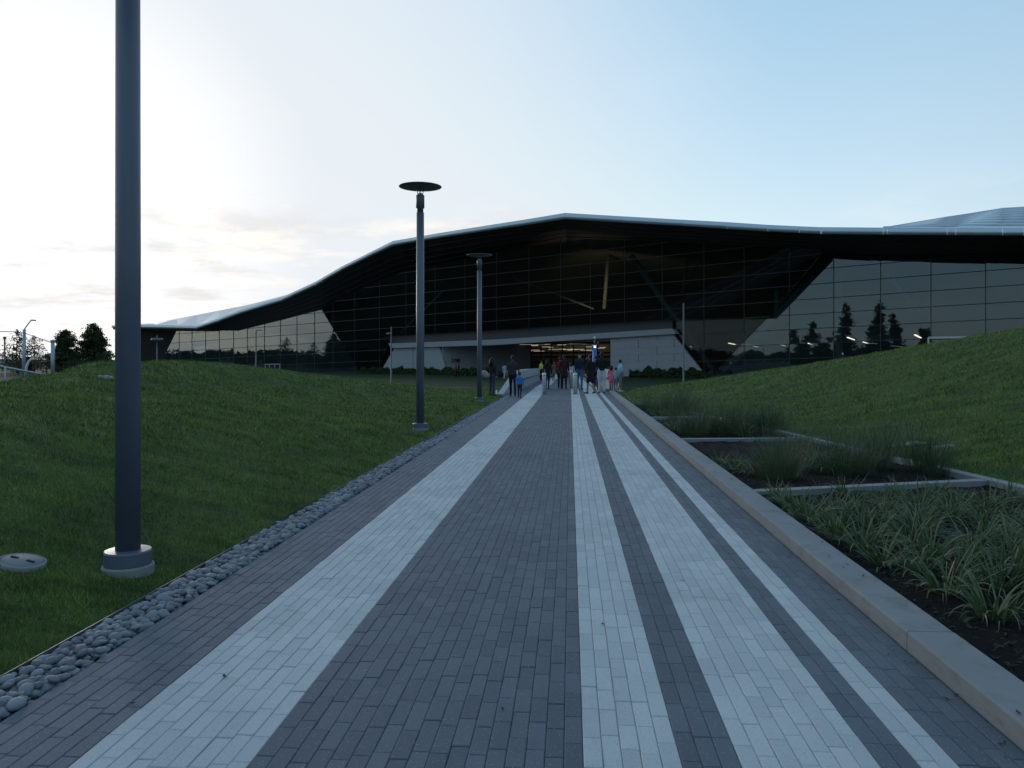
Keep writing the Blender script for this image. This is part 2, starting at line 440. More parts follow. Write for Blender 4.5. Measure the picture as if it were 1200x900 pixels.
def pebble_geo(seed):
    r = np.random.default_rng(seed); vs = []; fs = []
    nu, nv = 8, 5
    for i in range(nv + 1):
        th = math.pi * i / nv
        for j in range(nu):
            ph = 2 * math.pi * j / nu
            vs.append((math.sin(th) * math.cos(ph), math.sin(th) * math.sin(ph), math.cos(th)))
    vs = np.array(vs); w = r.normal(0, 1, (3, 3))
    vs = vs * (1 + 0.10 * np.sin(vs @ w + r.uniform(0, 6, 3)).sum(1, keepdims=True) / 1.5)
    for i in range(nv):
        for j in range(nu):
            a, b = i * nu + j, i * nu + (j + 1) % nu
            fs.append((a, a + nu, b + nu, b))
    return vs, np.array(fs)
pgeo = [pebble_geo(s) for s in range(8)]
pme = [np_mesh("pebble", v, f, M['pebble'], True) for v, f in pgeo]
pebs = []
y = 1.6
while y < 35.5:
    step = 0.036 if y < 12 else 0.055
    for layer in range(2 if y < 14 else 1):
        xx = SX0 + random.uniform(0.015, 0.05)
        while xx < SX1 - 0.015:
            r0 = random.choice((0.015, 0.018, 0.022, 0.026, 0.030, 0.036)) * (1 if y < 12 else 1.2)
            pebs.append((xx, y + random.uniform(-.03, .03), -0.018 + layer * 0.022 + random.uniform(-.008, .01), r0 * random.uniform(1.0, 1.45), r0, r0 * random.uniform(0.55, 0.8), random.randrange(8)))
            xx += random.uniform(0.034, 0.060) * (1.0 if layer == 0 else 1.5) * (1 if y < 12 else 1.2)
    y += step
def peb_px(p):
    u, v, d = proj(p[:3]); return (p[3] * (1.0 + 6 * (p[2] + .02)) / d if seen(u, v) and u > 0 else -1)
po = sorted(range(len(pebs)), key=lambda q: -peb_px(pebs[q])); pnear = set(po[:300])
V = []; Fa = []; k0 = 0
for q, (x, y, z, a, b, c, g) in enumerate(pebs):
    e = (random.gauss(0, .22), random.gauss(0, .22), random.uniform(0, 6.28))
    x = min(max(x, SX0 + a * .8), SX1 - a * .6)
    if q in pnear:
        o = link("pebble", pme[g], strip, (x, y, z), e); o.scale = (a, b, c)
    else:
        R = np.array(Matrix.Rotation(e[2], 3, 'Z') @ Matrix.Rotation(e[0], 3, 'X'))
        V.append((pgeo[g][0] * (a, b, c)) @ R.T + (x, y, z)); Fa.append(pgeo[g][1] + k0); k0 += len(pgeo[g][0])
o = link("pebble_fill", np_mesh("pebble_fill", np.concatenate(V), np.concatenate(Fa), M['pebble'], True), strip); o["kind"] = "stuff"

# ================================================================== TERRAIN
LOW = -0.62
def tps(ctrl):
    C = np.array(ctrl, float); P = C[:, :2]; n = len(P)
    def U(r2): return np.where(r2 > 0, r2 * np.log(r2 + 1e-12), 0.0)
    K = U(((P[:, None] - P[None]) ** 2).sum(-1)) + np.eye(n) * 1e-2
    A = np.zeros((n + 3, n + 3)); A[:n, :n] = K; A[:n, n] = 1; A[:n, n + 1:] = P; A[n, :n] = 1; A[n + 1:, :n] = P.T
    w = np.linalg.solve(A, np.concatenate([C[:, 2], np.zeros(3)]))
    def fn(x, y):
        x = np.atleast_1d(np.asarray(x, float)); y = np.atleast_1d(np.asarray(y, float)); out = np.empty(x.shape)
        xf, yf, of = x.ravel(), y.ravel(), out.ravel()
        for i in range(0, len(xf), 20000):
            q = np.stack([xf[i:i + 20000], yf[i:i + 20000]], 1)
            of[i:i + 20000] = U(((q[:, None] - P[None]) ** 2).sum(-1)) @ w[:n] + w[n] + q @ w[n + 1:]
        return of.reshape(x.shape)
    return fn
def ripple(x, y): return 0.012 * np.sin(x * 2.1 + y * .7) * np.sin(y * 1.3 - x * .4) + 0.008 * np.sin(x * 5.3 - y * 3.1)
LX = SX0 - 0.008
ctrl = [(LX, y, 0.015) for y in np.arange(-6, 33, 3.0)] + [(LX - .5, y, 0.075) for y in np.arange(0, 30, 5.0)] + [(LX, 36.0, -0.10), (LX, 40, -0.45), (LX, 50, LOW), (LX, 62, LOW)]
crestL = [(-120, 458, 11), (0, 449, 14), (30, 444.5, 15.5), (75, 435, 18), (130, 430, 20), (178, 424.5, 22), (225, 426, 24), (277, 431.5, 26.5), (330, 438, 29), (380, 444, 31), (430, 448, 32.5), (480, 452.5, 33.5), (520, 457, 34), (560, 460.5, 34), (585, 463, 34)]
for u, v, d in crestL:
    p = at_depth(u, v, d); ctrl.append(tuple(p))
    q = at_depth(u, v + (16 if u < 300 else 7), d * .78); ctrl.append(tuple(q)) if u < 500 else None
    q = at_depth(u, v, d * 1.22); ctrl.append((q[0], q[1], p[2] - max(0.35, (p[2] - LOW) * .45)))
    q = at_depth(u, v, d * 1.55); ctrl.append((q[0], q[1], LOW - 0.04))
ctrl += [(-16, -6, 0.95), (-30, -6, 0.75), (-45, 10, LOW), (-45, -6, LOW), (-60, 60, LOW), (-20, 62, LOW), (-60, 30, LOW)]
zL0 = tps(ctrl)
def zL(x, y): return np.clip(zL0(x, y), LOW - .05, 3.2) + ripple(x, y) * np.clip((LX - np.asarray(x)) / 2.0, 0, 1)
def bed_x(y):
    return np.interp(y, [0, 9.2, 15.9, 22.0, 26.0], [6.4, 5.2, 4.3, 3.3, KX1 + .02])
RX = KX1 + 0.004
ctrl = [(float(bed_x(y)) + .02, y, 0.07) for y in np.arange(-3, 26, 2.0)] + [(float(bed_x(y)) + 1.2, y, 0.20) for y in np.arange(-3, 26, 4.0)] + [(RX, 29, 0.05), (RX, 33, 0.0), (RX, 36.5, -0.12), (RX, 40, -.45), (RX, 50, LOW), (RX, 62, LOW)]
crestR = [(733, 459.5, 34), (765, 453, 34), (800, 448.5, 33.5), (835, 443.5, 33), (873, 437.5, 32), (917, 432, 31), (960, 426, 30), (1000, 420, 29), (1050, 412, 28), (1100, 404, 27), (1150, 396.5, 26), (1200, 389.5, 25), (1330, 374, 22), (1500, 360, 19)]
for u, v, d in crestR:
    p = at_depth(u, v, d); ctrl.append(tuple(p))
    q = at_depth(u, v + 14, d * .80); ctrl.append(tuple(q)) if u > 850 else None
    q = at_depth(u, v, d * 1.18); ctrl.append((q[0], q[1], p[2] - max(0.35, (p[2] - LOW) * .35)))
    q = at_depth(u, v, d * 1.55); ctrl.append((q[0], q[1], LOW - 0.04))
ctrl += [(20, -3, 1.9), (35, 0, 1.2), (50, 10, LOW), (60, 60, LOW), (20, 62, LOW), (60, 30, LOW), (55, -5, LOW)]
zR0 = tps(ctrl)
def zR(x, y): return np.clip(zR0(x, y), LOW - .05, 3.6) + ripple(x, y) * np.clip((np.asarray(x) - bed_x(y)) / 2.0, 0, 1)
def grid_mesh(name, xs_of_y, ys, zfn, mat):
    rowsV = []
    for y in ys:
        xs = xs_of_y(y); rowsV.append(np.stack([xs, np.full_like(xs, y), zfn(xs, np.full_like(xs, y))], 1))
    n = len(rowsV[0]); V = np.concatenate(rowsV); i, j = np.meshgrid(np.arange(len(ys) - 1), np.arange(n - 1), indexing='ij')
    a = (i * n + j).ravel(); Fa = np.stack([a, a + 1, a + n + 1, a + n], 1)
    return link(name, np_mesh(name, V, Fa, mat, True))
ysT = np.concatenate([np.arange(-6, 38, .3), np.arange(38, 61, 1.0)])
spread = np.linspace(0, 1, 110) ** 1.8
lawnL = tag(grid_mesh("left_lawn", lambda y: (LX - 57 * spread)[::-1], ysT, zL, M['turf']), "mown grass mound rising left of the walkway", "lawn", kind="structure")
def xs_right(y):
    a = float(bed_x(y)) if y < 26 else RX
    return a + 57 * spread
lawnR = tag(grid_mesh("right_lawn", xs_right, ysT, zR, M['turf']), "mown grass mound rising right of the planting beds", "lawn", kind="structure")
mb = MB(); S = 3000
mb.add([(-S, -S, LOW - .02), (S, -S, LOW - .02), (S, S, LOW - .02), (-S, S, LOW - .02)], [(0, 1, 2, 3)])
tag(mb.build("ground", M['turf_far']), "flat lower grass reaching from the mounds to the building", "ground", kind="structure")

def on_lawn(px_, py_, fn, d0=3.0, d1=60.0):
    r = ray(px_, py_); ds = np.arange(d0, d1, 0.02); P = CAMP + r[None] * ds[:, None]
    k_ = np.argmax(P[:, 2] < fn(P[:, 0], P[:, 1])); return P[k_]

# ------------------------------------------------------------------ grass blades
def grass(name, zfn, inside, ang0, ang1, r0, r1, k_den, cap, label):
    n = int(k_den * (ang1 - ang0) * math.log(r1 / r0)); r = r0 * np.exp(RNG.uniform(0, 1, n) * math.log(r1 / r0)); th = RNG.uniform(ang0, ang1, n)
    keep = RNG.uniform(0, 1, n) < np.minimum(1.0, cap / (k_den / r ** 2)); r, th = r[keep], th[keep]
    x, y = r * np.sin(th), r * np.cos(th); ok = inside(x, y); x, y, r = x[ok], y[ok], r[ok]
    z = zfn(x, y); ok = z > LOW + .1; x, y, z, r = x[ok], y[ok], z[ok], r[ok]
    n = len(x); a = RNG.uniform(0, 6.283, n); tuft = 0.75 + 1.0 * np.sin(x * 3.7 + 1.3 * np.sin(y * 2.9)) * np.sin(y * 4.3 + np.sin(x * 3.1))
    h = RNG.uniform(.018, .042, n) * (0.8 + .35 * tuft) * np.clip(r / 9.0, 1.0, 1.5); w = 0.0022 * np.clip(r / 4.0, 1.0, 7.0)
    lean = RNG.normal(0, .5, (n, 2)) * h[:, None]
    ca, sa = np.cos(a) * w, np.sin(a) * w
    V = np.empty((n, 3, 3)); V[:, 0] = np.stack([x - ca, y - sa, z - .006], 1); V[:, 1] = np.stack([x + ca, y + sa, z - .006], 1)
    V[:, 2] = np.stack([x + lean[:, 0], y + lean[:, 1], z + h], 1)
    o = link(name, np_mesh(name, V.reshape(-1, 3), np.arange(3 * n).reshape(-1, 3), M['blade'], False))
    return tag(o, label, "grass", kind="stuff")
R_ = math.radians
grass("grass", zL, lambda x, y: (x < LX - .01) & (y < 36), R_(-48), R_(-3), 3.0, 37, 120000, 5200, "short green grass blades covering the left mound")
grass("grass", zR, lambda x, y: (x > np.where(y < 26, bed_x(y), RX) + .05) & (y < 37), R_(2), R_(42), 7.5, 36, 120000, 5200, "short green grass blades covering the right mound")

# ================================================================== THE BUILDING
def fdepth(px_): return 1503.0 / (11.3 + 0.00947 * (px_ - 330.0))
_a, _b = at_depth(190, HY, fdepth(190)), at_depth(1200, HY, fdepth(1200))
E_ = (_b - _a) / np.linalg.norm(_b - _a)                    # along the facade, to the right
N_ = np.cross(E_, UP); N_ = N_ if N_ @ FWD < 0 else -N_     # out of the facade, towards the viewer
FAC = Plane(_a, N_)
class EaveLine:
    """the roof edge: it stands far out over the entrance and draws in towards the left end"""
    n = N_
    def hit(s, px_, py_, m=0.0): return FAC.off(float(np.interp(px_, [131, 330, 480, 600, 1340], [3.0, 3.5, 8.0, 12.0, 12.0])) + m).hit(px_, py_)
EAVE = EaveLine()
TILT = math.radians(13.0)
_h = FAC.hit(660, 440)
LEAN = Plane(_h + N_ * 0.25, N_ * math.cos(TILT) - UP * math.sin(TILT))    # the middle bay leans outwards at the top

def glass_mat(name, tint, f0, veil_amt=0.004):
    t = NT(name); t.n.remove(t.b)
    tr = t.n.new("ShaderNodeBsdfTransparent"); tr.inputs[0].default_value = (*tint, 1)
    gl = t.n.new("ShaderNodeBsdfGlossy"); gl.inputs['Color'].default_value = (0.84, 0.94, 1.0, 1); gl.inputs['Roughness'].default_value = 0.012
    # each sheet sits a hair out of true, so reflections break from pane to pane
    ge = t.n.new("ShaderNodeNewGeometry"); oi = t.n.new("ShaderNodeObjectInfo")
    wnz = t.n.new("ShaderNodeTexWhiteNoise"); wnz.noise_dimensions = '1D'; t.l.new(oi.outputs['Random'], wnz.inputs['W'])
    vs = t.n.new("ShaderNodeVectorMath"); vs.operation = 'MULTIPLY_ADD'; t.l.new(wnz.outputs['Color'], vs.inputs[0]); vs.inputs[1].default_value = (0.007,) * 3; vs.inputs[2].default_value = (-0.0035,) * 3
    va = t.n.new("ShaderNodeVectorMath"); va.operation = 'ADD'; t.l.new(ge.outputs['Normal'], va.inputs[0]); t.l.new(vs.outputs[0], va.inputs[1])
    vn = t.n.new("ShaderNodeVectorMath"); vn.operation = 'NORMALIZE'; t.l.new(va.outputs[0], vn.inputs[0])
    bp = t.n.new("ShaderNodeBump"); bp.inputs['Strength'].default_value = 0.06; bp.inputs['Distance'].default_value = 0.05
    t.put(bp.inputs['Height'], t.noise(0.6, 2.0, 0.5)); t.l.new(vn.outputs[0], bp.inputs['Normal'])
    t.l.new(bp.outputs[0], gl.inputs['Normal'])
    dp = t.n.new("ShaderNodeVectorMath"); dp.operation = 'DOT_PRODUCT'; t.l.new(ge.outputs['Normal'], dp.inputs[0]); t.l.new(ge.outputs['Incoming'], dp.inputs[1])
    fr = t.math('ADD', f0, t.math('MULTIPLY', 1.0 - f0, t.math('POWER', t.math('SUBTRACT', 1.0, t.math('ABSOLUTE', dp.outputs['Value'])), 2.5)))
    mx = t.n.new("ShaderNodeMixShader"); t.l.new(fr, mx.inputs[0]); t.l.new(tr.outputs[0], mx.inputs[1]); t.l.new(gl.outputs[0], mx.inputs[2])
    df = t.n.new("ShaderNodeBsdfDiffuse"); t.put(df.inputs[0], t.mix(t.noise(0.4, 4.0, 0.6), (0.30, 0.42, 0.47), (0.42, 0.54, 0.58)))      # even pale film: veil of light from indoors put into the glass colour
    m2 = t.n.new("ShaderNodeMixShader"); m2.inputs[0].default_value = veil_amt; t.l.new(mx.outputs[0], m2.inputs[1]); t.l.new(df.outputs[0], m2.inputs[2])
    t.l.new(m2.outputs[0], t.out.inputs['Surface']); return t.mat
M['glass'] = glass_mat("tinted_glass", (0.50, 0.60, 0.61), 0.076, 0.022)
M['glass_bay'] = glass_mat("dark_bay_glass", (0.50, 0.53, 0.52), 0.022)
M['glass_clear'] = glass_mat("door_glass", (0.75, 0.80, 0.80), 0.04)
M['fascia'] = plain("fascia_metal", (0.42, 0.50, 0.56), 0.35, 0.55, var=0.05, scale=0.3)
def roof_mat():
    t = NT("ribbed_roof_metal"); p = t.pos(); w = t.n.new("ShaderNodeTexWave"); w.inputs['Scale'].default_value = 0.9; w.bands_direction = 'Y'; w.inputs['Distortion'].default_value = 0.0
    t.put(w.inputs['Vector'], p)
    t.set(Base_Color=t.mix(w.outputs['Fac'], (0.36, 0.41, 0.46), (0.50, 0.54, 0.58)), Roughness=0.4, Metallic=0.3); t.bump(w.outputs['Fac'], 0.5, 0.1); return t.mat
M['roof'] = roof_mat()
M['soffit'] = plain("dark_soffit_panel", (0.042, 0.043, 0.048), 0.45, 0.0, var=0.25, scale=0.15)
M['black_metal'] = plain("black_metal", (0.010, 0.011, 0.014), 0.75, 0.0, var=0.3, scale=0.5, spec=0.15)
M['mullion'] = plain("dark_mullion", (0.022, 0.024, 0.027), 0.55, 0.0)
M['ceiling_wood'] = plain("olive_ceiling", (0.16, 0.135, 0.095), 0.7, var=0.35, scale=0.25)
M['truss'] = plain("grey_steel_truss", (0.36, 0.44, 0.46), 0.5, var=0.15)
M['pale_steel'] = plain("pale_painted_steel", (0.30, 0.29, 0.23), 0.5)
M['interior'] = plain("dark_interior", (0.085, 0.10, 0.105), 0.9, var=0.4, scale=0.2)
M['spandrel'] = plain("slate_spandrel", (0.034, 0.042, 0.052), 0.5, 0.1, var=0.1)
M['lobby'] = plain("lobby_panel", (0.30, 0.25, 0.20), 0.7, var=0.25, scale=0.3)
M['wall_panel'] = concrete_mat("pale_wall_panel", (0.30, 0.32, 0.335), (0.25, 0.26, 0.27), 0.25)
M['strip_light'] = emitter("strip_light", (1.0, 0.90, 0.76), 0.5)
M['dim_strip'] = emitter("warm_strip_light", (1.0, 0.86, 0.70), 0.22)

bld = empty("convention_building", FAC.hit(668, 440)); bld.location.z = LOW
tag(bld, "wide dark glass building under a folded overhanging roof with pale metal edge", "building")
BINV = Matrix.Translation(-Vector(bld.location))
def bchild(mb, name, mat, parent=None):
    """vertices are given in world space; the piece hangs under the building"""
    o = mb.build(name, mat, parent or bld)
    if parent is None: o.location = -Vector(bld.location)
    return o
def clip_poly(poly, cell):
    """the part of poly inside the convex polygon cell (both in picture columns and rows)"""
    out = list(poly); area = sum(cell[i][0] * cell[(i + 1) % len(cell)][1] - cell[(i + 1) % len(cell)][0] * cell[i][1] for i in range(len(cell)))
    sg = 1 if area > 0 else -1
    for i in range(len(cell)):
        a, b = cell[i], cell[(i + 1) % len(cell)]; side = lambda p: sg * ((b[0] - a[0]) * (p[1] - a[1]) - (b[1] - a[1]) * (p[0] - a[0]))
        inp, out = out, []
        for j in range(len(inp)):
            p, q = inp[j - 1], inp[j]; sp, sq = side(p), side(q)
            if (sp >= 0) != (sq >= 0):
                t = sp / (sp - sq); out.append((p[0] + t * (q[0] - p[0]), p[1] + t * (q[1] - p[1])))
            if sq >= 0: out.append(q)
        if len(out) < 3: return []
    return out
def inset(poly, m):
    c = np.mean(np.array(poly), 0)
    return [tuple(np.array(p) + (c - np.array(p)) * min(0.3, m / max(1e-6, np.linalg.norm(c - np.array(p))))) for p in poly]
def parea(poly): return 0.5 * abs(sum(poly[i - 1][0] * poly[i][1] - poly[i][0] * poly[i - 1][1] for i in range(len(poly))))
VX, VY = -876.0, 476.0                                        # where the facade's transoms run together
def row_y(k_, px_): return VY - (VY - (383.75 - 17.5 * k_)) * (px_ - VX) / (977.0 - VX)
COLS = [193, 210, 225, 241, 257, 273.75, 290, 310, 328.75, 348, 368.75, 390.5, 416, 445, 476, 510, 545, 582, 620, 657, 692, 732, 776, 825, 872, 925, 977, 1032, 1091, 1155, 1224, 1300, 1340]
RWZ = [(963, 296), (1330, 298), (1330, 452), (828, 452), (834, 440), (900, 372)]
LCZ = [(900, 372), (834, 440), (825, 440), (787, 386), (790, 374)]
LWZ = [(207, 387), (280, 387.5), (377, 363), (425, 443), (425, 452), (193, 452), (193, 416)]
TCZ = [(377, 361), (420, 340), (470, 319), (660, 279), (800, 284), (966, 293), (900, 372), (790, 374), (700, 379), (575, 387), (450, 394), (457, 402), (441, 442), (425, 443)]
def glaze(zone, plane, gm):
    for ci in range(len(COLS) - 1):
        for k_ in range(-5, 8):
            a, b = COLS[ci], COLS[ci + 1]
            cell = [(a, row_y(k_ + 1, a)), (b, row_y(k_ + 1, b)), (b, row_y(k_, b)), (a, row_y(k_, a))]
            pl = clip_poly(zone, cell)
            if len(pl) < 3 or parea(pl) < 4: continue
            pts = [plane.hit(*p) for p in pl]
            c = np.mean(pts, 0); pts = [p + (c - p) * min(.2, .02 / max(.1, np.linalg.norm(c - p))) for p in pts]
            mb = MB(); mb.prism(pts, tuple(-plane.n * 0.03)); bchild(mb, "glass_pane", gm)
    # transoms and mullions
    P = np.array(zone)
    def spans(p, q):
        ts = [0.0, 1.0]; d = (q[0] - p[0], q[1] - p[1])
        for i in range(len(zone)):
            a, b = zone[i - 1], zone[i]; e = (b[0] - a[0], b[1] - a[1]); den = d[0] * e[1] - d[1] * e[0]
            if abs(den) < 1e-9: continue
            t = ((a[0] - p[0]) * e[1] - (a[1] - p[1]) * e[0]) / den; s = ((a[0] - p[0]) * d[1] - (a[1] - p[1]) * d[0]) / den
            if 0 < t < 1 and 0 <= s <= 1: ts.append(t)
        ts.sort(); out = []
        for t0, t1 in zip(ts, ts[1:]):
            m = (p[0] + d[0] * (t0 + t1) / 2, p[1] + d[1] * (t0 + t1) / 2); ins = False
            for i in range(len(zone)):
                a, b = zone[i - 1], zone[i]
                if (a[1] > m[1]) != (b[1] > m[1]) and m[0] < a[0] + (m[1] - a[1]) / (b[1] - a[1]) * (b[0] - a[0]): ins = not ins
            if ins and t1 - t0 > 1e-4: out.append(((p[0] + d[0] * t0, p[1] + d[1] * t0), (p[0] + d[0] * t1, p[1] + d[1] * t1)))
        return out
    for k_ in range(-4, 8):
        for p, q in spans((150, row_y(k_, 150)), (1340, row_y(k_, 1340))):
            a, b = plane.hit(*p) + plane.n * .03, plane.hit(*q) + plane.n * .03
            bchild(MB().bar(a, b, 0.10, 0.07, up=tuple(UP)), "transom", M['mullion'])
    for c_ in COLS[1:-1]:
        for p, q in spans((c_, 250), (c_, 460)):
            a, b = plane.hit(*p) + plane.n * .02, plane.hit(*q) + plane.n * .02
            bchild(MB().bar(a, b, 0.06, 0.08, up=tuple(E_)), "mullion", M['mullion'])
glaze(LWZ, FAC, M['glass']); glaze(RWZ, FAC, M['glass']); glaze(LCZ, FAC, M['glass_bay']); glaze(TCZ, LEAN, M['glass_bay'])
# the returns between the upright wings and the leaning bay
for p, q in (((963, 297), (900, 372)), ((377, 363), (425, 443))):
    a, b, c, d = FAC.hit(*p), FAC.hit(*q), LEAN.hit(*q), LEAN.hit(*p)
    mb = MB(); mb.prism([a, b, c, d], tuple(E_ * 0.12)); bchild(mb, "bay_return", M['black_metal'])

# ------------------------------------------------------------------ roof, fascia, soffit
eave = [(131, 381.5, 384), (160, 380, 384.5), (230, 382, 385.5), (256, 373, 377), (280, 364, 368), (330, 348.5, 353), (370, 330, 334.5), (400, 312.5, 317), (430, 297.5, 302), (460, 282.5, 288), (515, 273, 278.5), (575, 263.5, 269.5), (620, 256.5, 263), (662, 249.5, 256.5), (730, 253.5, 260.5), (800, 257.5, 264.5), (852, 260.3, 268), (900, 263.5, 271), (937, 265.2, 272.8), (962, 266.2, 274), (1040, 266.8, 274.8), (1120, 267.2, 275.2), (1200, 267.6, 275.6), (1340, 268, 276)]
inner = [(131, 386), (160, 386), (207, 388), (280, 388.5), (330, 376.5), (377, 364), (420, 345), (470, 324), (560, 304), (660, 284), (800, 289), (963, 297), (1200, 298), (1340, 299)]
ridge = [(131, 382), (160, 379.5), (180, 379), (225, 370), (290, 357.5), (340, 344.5), (400, 319), (460, 291), (665, 257), (937, 270), (1035, 267.6), (1110, 254), (1175, 243.5), (1200, 242), (1340, 237)]
def itp(tab, px_, k_=1): return float(np.interp(px_, [r[0] for r in tab], [r[k_] for r in tab]))
EV = [(u, itp(eave, u, 1), itp(eave, u, 2)) for u in sorted(set([e[0] for e in eave] + [180, 207, 290, 340, 377, 420, 470, 560, 963, 1035, 1110, 1175]))]
roof = None
RIDGE = FAC.off(-30.0)
mb = MB(); vs = []
for u, t, b in EV: vs += [EAVE.hit(u, t) - N_ * .35, RIDGE.hit(u, itp(ridge, u))]
mb.add(vs, [(2 * i, 2 * i + 2, 2 * i + 3, 2 * i + 1) for i in range(len(EV) - 1)])
roof = bchild(mb, "roof", M['roof'])
# ribs standing on the part of the roof that shows at the right
for j in range(1, 9):
    f0 = j / 9.0; mb = MB(); pts = []
    for u in (1035, 1110, 1175, 1200, 1340):
        a, b = EAVE.hit(u, itp(eave, u)), RIDGE.hit(u, itp(ridge, u)); pts.append(a + (b - a) * f0 + UP * .05)
    for a, b in zip(pts, pts[1:]): mb.bar(a, b, 0.18, 0.16)
    mb.build("roof_rib", M['fascia'], roof)
# rounded metal edge in separate lengths
for i in range(len(EV) - 1):
    (u0, t0, b0), (u1, t1, b1) = EV[i], EV[i + 1]
    mb = MB(); prof = []
    for u, t, b in ((u0, t0, b0), (u1, t1, b1)):
        T, B = EAVE.hit(u, t), EAVE.hit(u, b); h = np.linalg.norm(T - B)
        prof.append([T - N_ * .36 + UP * .0, T, B * .55 + T * .45 + N_ * (.16 * h), B + N_ * .05 * h, B - N_ * .30])
    g = (prof[1][1] - prof[0][1]); g = g / np.linalg.norm(g) * 0.006
    A = [p + g for p in prof[0]]; Bq = [p - g for p in prof[1]]
    mb.add(A + Bq, [(k_ + 1, k_, k_ + 5, k_ + 6) for k_ in range(4)], smooth=True)
    bchild(mb, "fascia_panel", M['fascia'])
mb = MB(); vs = []
for u, t, b in EV:
    vs += [EAVE.hit(u, b) - N_ * .25 + UP * .02, FAC.hit(u, itp(inner, u)) - N_ * .3]
mb.add(vs, [(2 * i, 2 * i + 1, 2 * i + 3, 2 * i + 2) for i in range(len(EV) - 1)])
soffit = bchild(mb, "soffit", M['soffit'])
for f0 in (0.18, 0.36, 0.54, 0.72, 0.9):            # joints of the soffit boards
    mb = MB(); pts = [np.array(vs[2 * i]) * (1 - f0) + np.array(vs[2 * i + 1]) * f0 - UP * .01 for i in range(len(EV))]
    for a, b in zip(pts, pts[1:]): mb.bar(a, b, 0.08, 0.05)
    mb.build("soffit_joint", M['mullion'], soffit)
# ceiling inside, floor, rear and end walls: what shows through the glass
BACK = FAC.off(-40.0)
mb = MB(); vs = []
for u, t, b in EV:
    p = FAC.hit(u, itp(inner, u)); vs += [p - N_ * .3, p - N_ * 18 - UP * 0.9, p - N_ * 40 - UP * 3.0]
mb.add(vs, [(3 * i + k_, 3 * i + 1 + k_, 3 * i + 4 + k_, 3 * i + 3 + k_) for i in range(len(EV) - 1) for k_ in (0, 1)])
bchild(mb, "ceiling", M['ceiling_wood'])
def quad_wall(name, a, b, z0, z1, mat, th=0.3):
    a, b = np.array(a), np.array(b); n = np.cross(b - a, UP); n = n / np.linalg.norm(n) * th
    mb = MB(); mb.prism([(a[0], a[1], z0), (b[0], b[1], z0), (b[0], b[1], z1), (a[0], a[1], z1)], tuple(n)); return bchild(mb, name, mat)
pl0, pl1 = FAC.hit(165, HY), FAC.hit(1335, HY)
mb = MB(); top = [FAC.hit(u, itp(inner, u)) - N_ * 40 - UP * 2.9 for u, t, b in EV if 160 <= u <= 1340]
mb.prism([(top[0][0], top[0][1], LOW)] + [tuple(p) for p in top] + [(top[-1][0], top[-1][1], LOW)], tuple(-N_ * .3)); bchild(mb, "rear_wall", M['interior'])
quad_wall("end_wall", pl0, pl0 - N_ * 40, LOW, FAC.hit(165, 387)[2], M['black_metal'])
quad_wall("end_wall", pl1 - N_ * 40, pl1, LOW, FAC.hit(1335, 300)[2], M['black_metal'])
mb = MB(); mb.prism([(*(p[:2]), LOW + .03) for p in (pl0 - N_ * .2, pl1 - N_ * .2, pl1 - N_ * 40, pl0 - N_ * 40)], (0, 0, -.3)); bchild(mb, "floor", M['interior'])
mb = MB(); mb.prism([FAC.hit(160, 386), FAC.hit(207, 388), FAC.hit(193, 416), FAC.hit(193, 452), FAC.hit(160, 452)], tuple(-N_ * .3)); bchild(mb, "end_cladding", M['black_metal'])
# upper floor slabs on either side of the entrance
SLABZ = FAC.hit(900, 402)[2]
for u0, u1 in ((842, 1335), (195, 428)):
    a, b = FAC.hit(u0, HY) - N_ * .8, FAC.hit(u1, HY) - N_ * .8
    mb = MB(); mb.prism([(*(p[:2]), SLABZ) for p in (a, b, b - N_ * 30, a - N_ * 30)], (0, 0, .55)); bchild(mb, "upper_floor", M['interior'])
for u0, v0, u1, v1 in ((945, 402, 958, 406), (991, 395, 1003, 399), (1010, 400.5, 1022, 404), (1071, 392, 1089, 401), (851, 402, 863, 404), (880, 405.5, 898, 408), (915, 404, 926, 407), (809, 406, 815, 408)):
    z = SLABZ - .12; a = at_depth(u0, v0, (z - CAM_H) * F / (HY - v0)); b = at_depth(u1, v1, (z - CAM_H) * F / (HY - v1))
    if (FAC.p - a) @ FAC.n < .5: a = a - N_ * 1.0
    dv = b - a; L = np.linalg.norm(dv); b = a + dv / L * min(L, 9.0)
    bchild(MB().bar(a, b, 0.13, 0.06), "strip_light", M['strip_light'])
# steel behind the glass
def pipe(p, q, r, mat, back=3.0, name="truss_member"):
    pl = FAC.off(-back); bchild(MB().tube([pl.hit(*p), pl.hit(*q)], r, 10), name, mat)
pipe((740, 300), (842, 444), 0.42, M['truss'], 1.6); pipe((842, 444), (955, 322), 0.42, M['truss'], 1.6)
pipe((983, 296), (983, 450), 0.40, M['truss'], 1.5); pipe((1016, 296), (1080, 368), 0.24, M['truss'], 2.5)
pipe((805, 300), (800, 345), 0.18, M['truss'], 8)
pipe((714, 285), (708, 362), 0.28, M['pale_steel'], 9, "atrium_column"); pipe((600, 325), (696, 362), 0.14, M['pale_steel'], 9, "atrium_brace")
pipe((820, 306), (798, 344), 0.16, M['truss'], 10); pipe((910, 340), (910, 372), 0.3, M['truss'], 4); pipe((470, 390), (520, 340), 0.2, M['truss'], 4)
pipe((880, 378), (868, 404), 0.35, M['truss'], 2)
at_l = bpy.data.lights.new("atrium_lamp", 'SPOT'); at_l.energy = 750; at_l.spot_size = math.radians(110); at_l.spot_blend = 0.8; at_l.color = (1.0, 0.85, 0.55); at_l.shadow_soft_size = 0.8
o = bpy.data.objects.new("atrium_lamp", at_l); o.location = Vector(FAC.off(-2.5).hit(690, 364)) - Vector(bld.location); o.rotation_euler = Vector(N_ * 1.0 - UP * .45).to_track_quat('Z', 'Y').to_euler(); o.parent = bld; COL.objects.link(o)

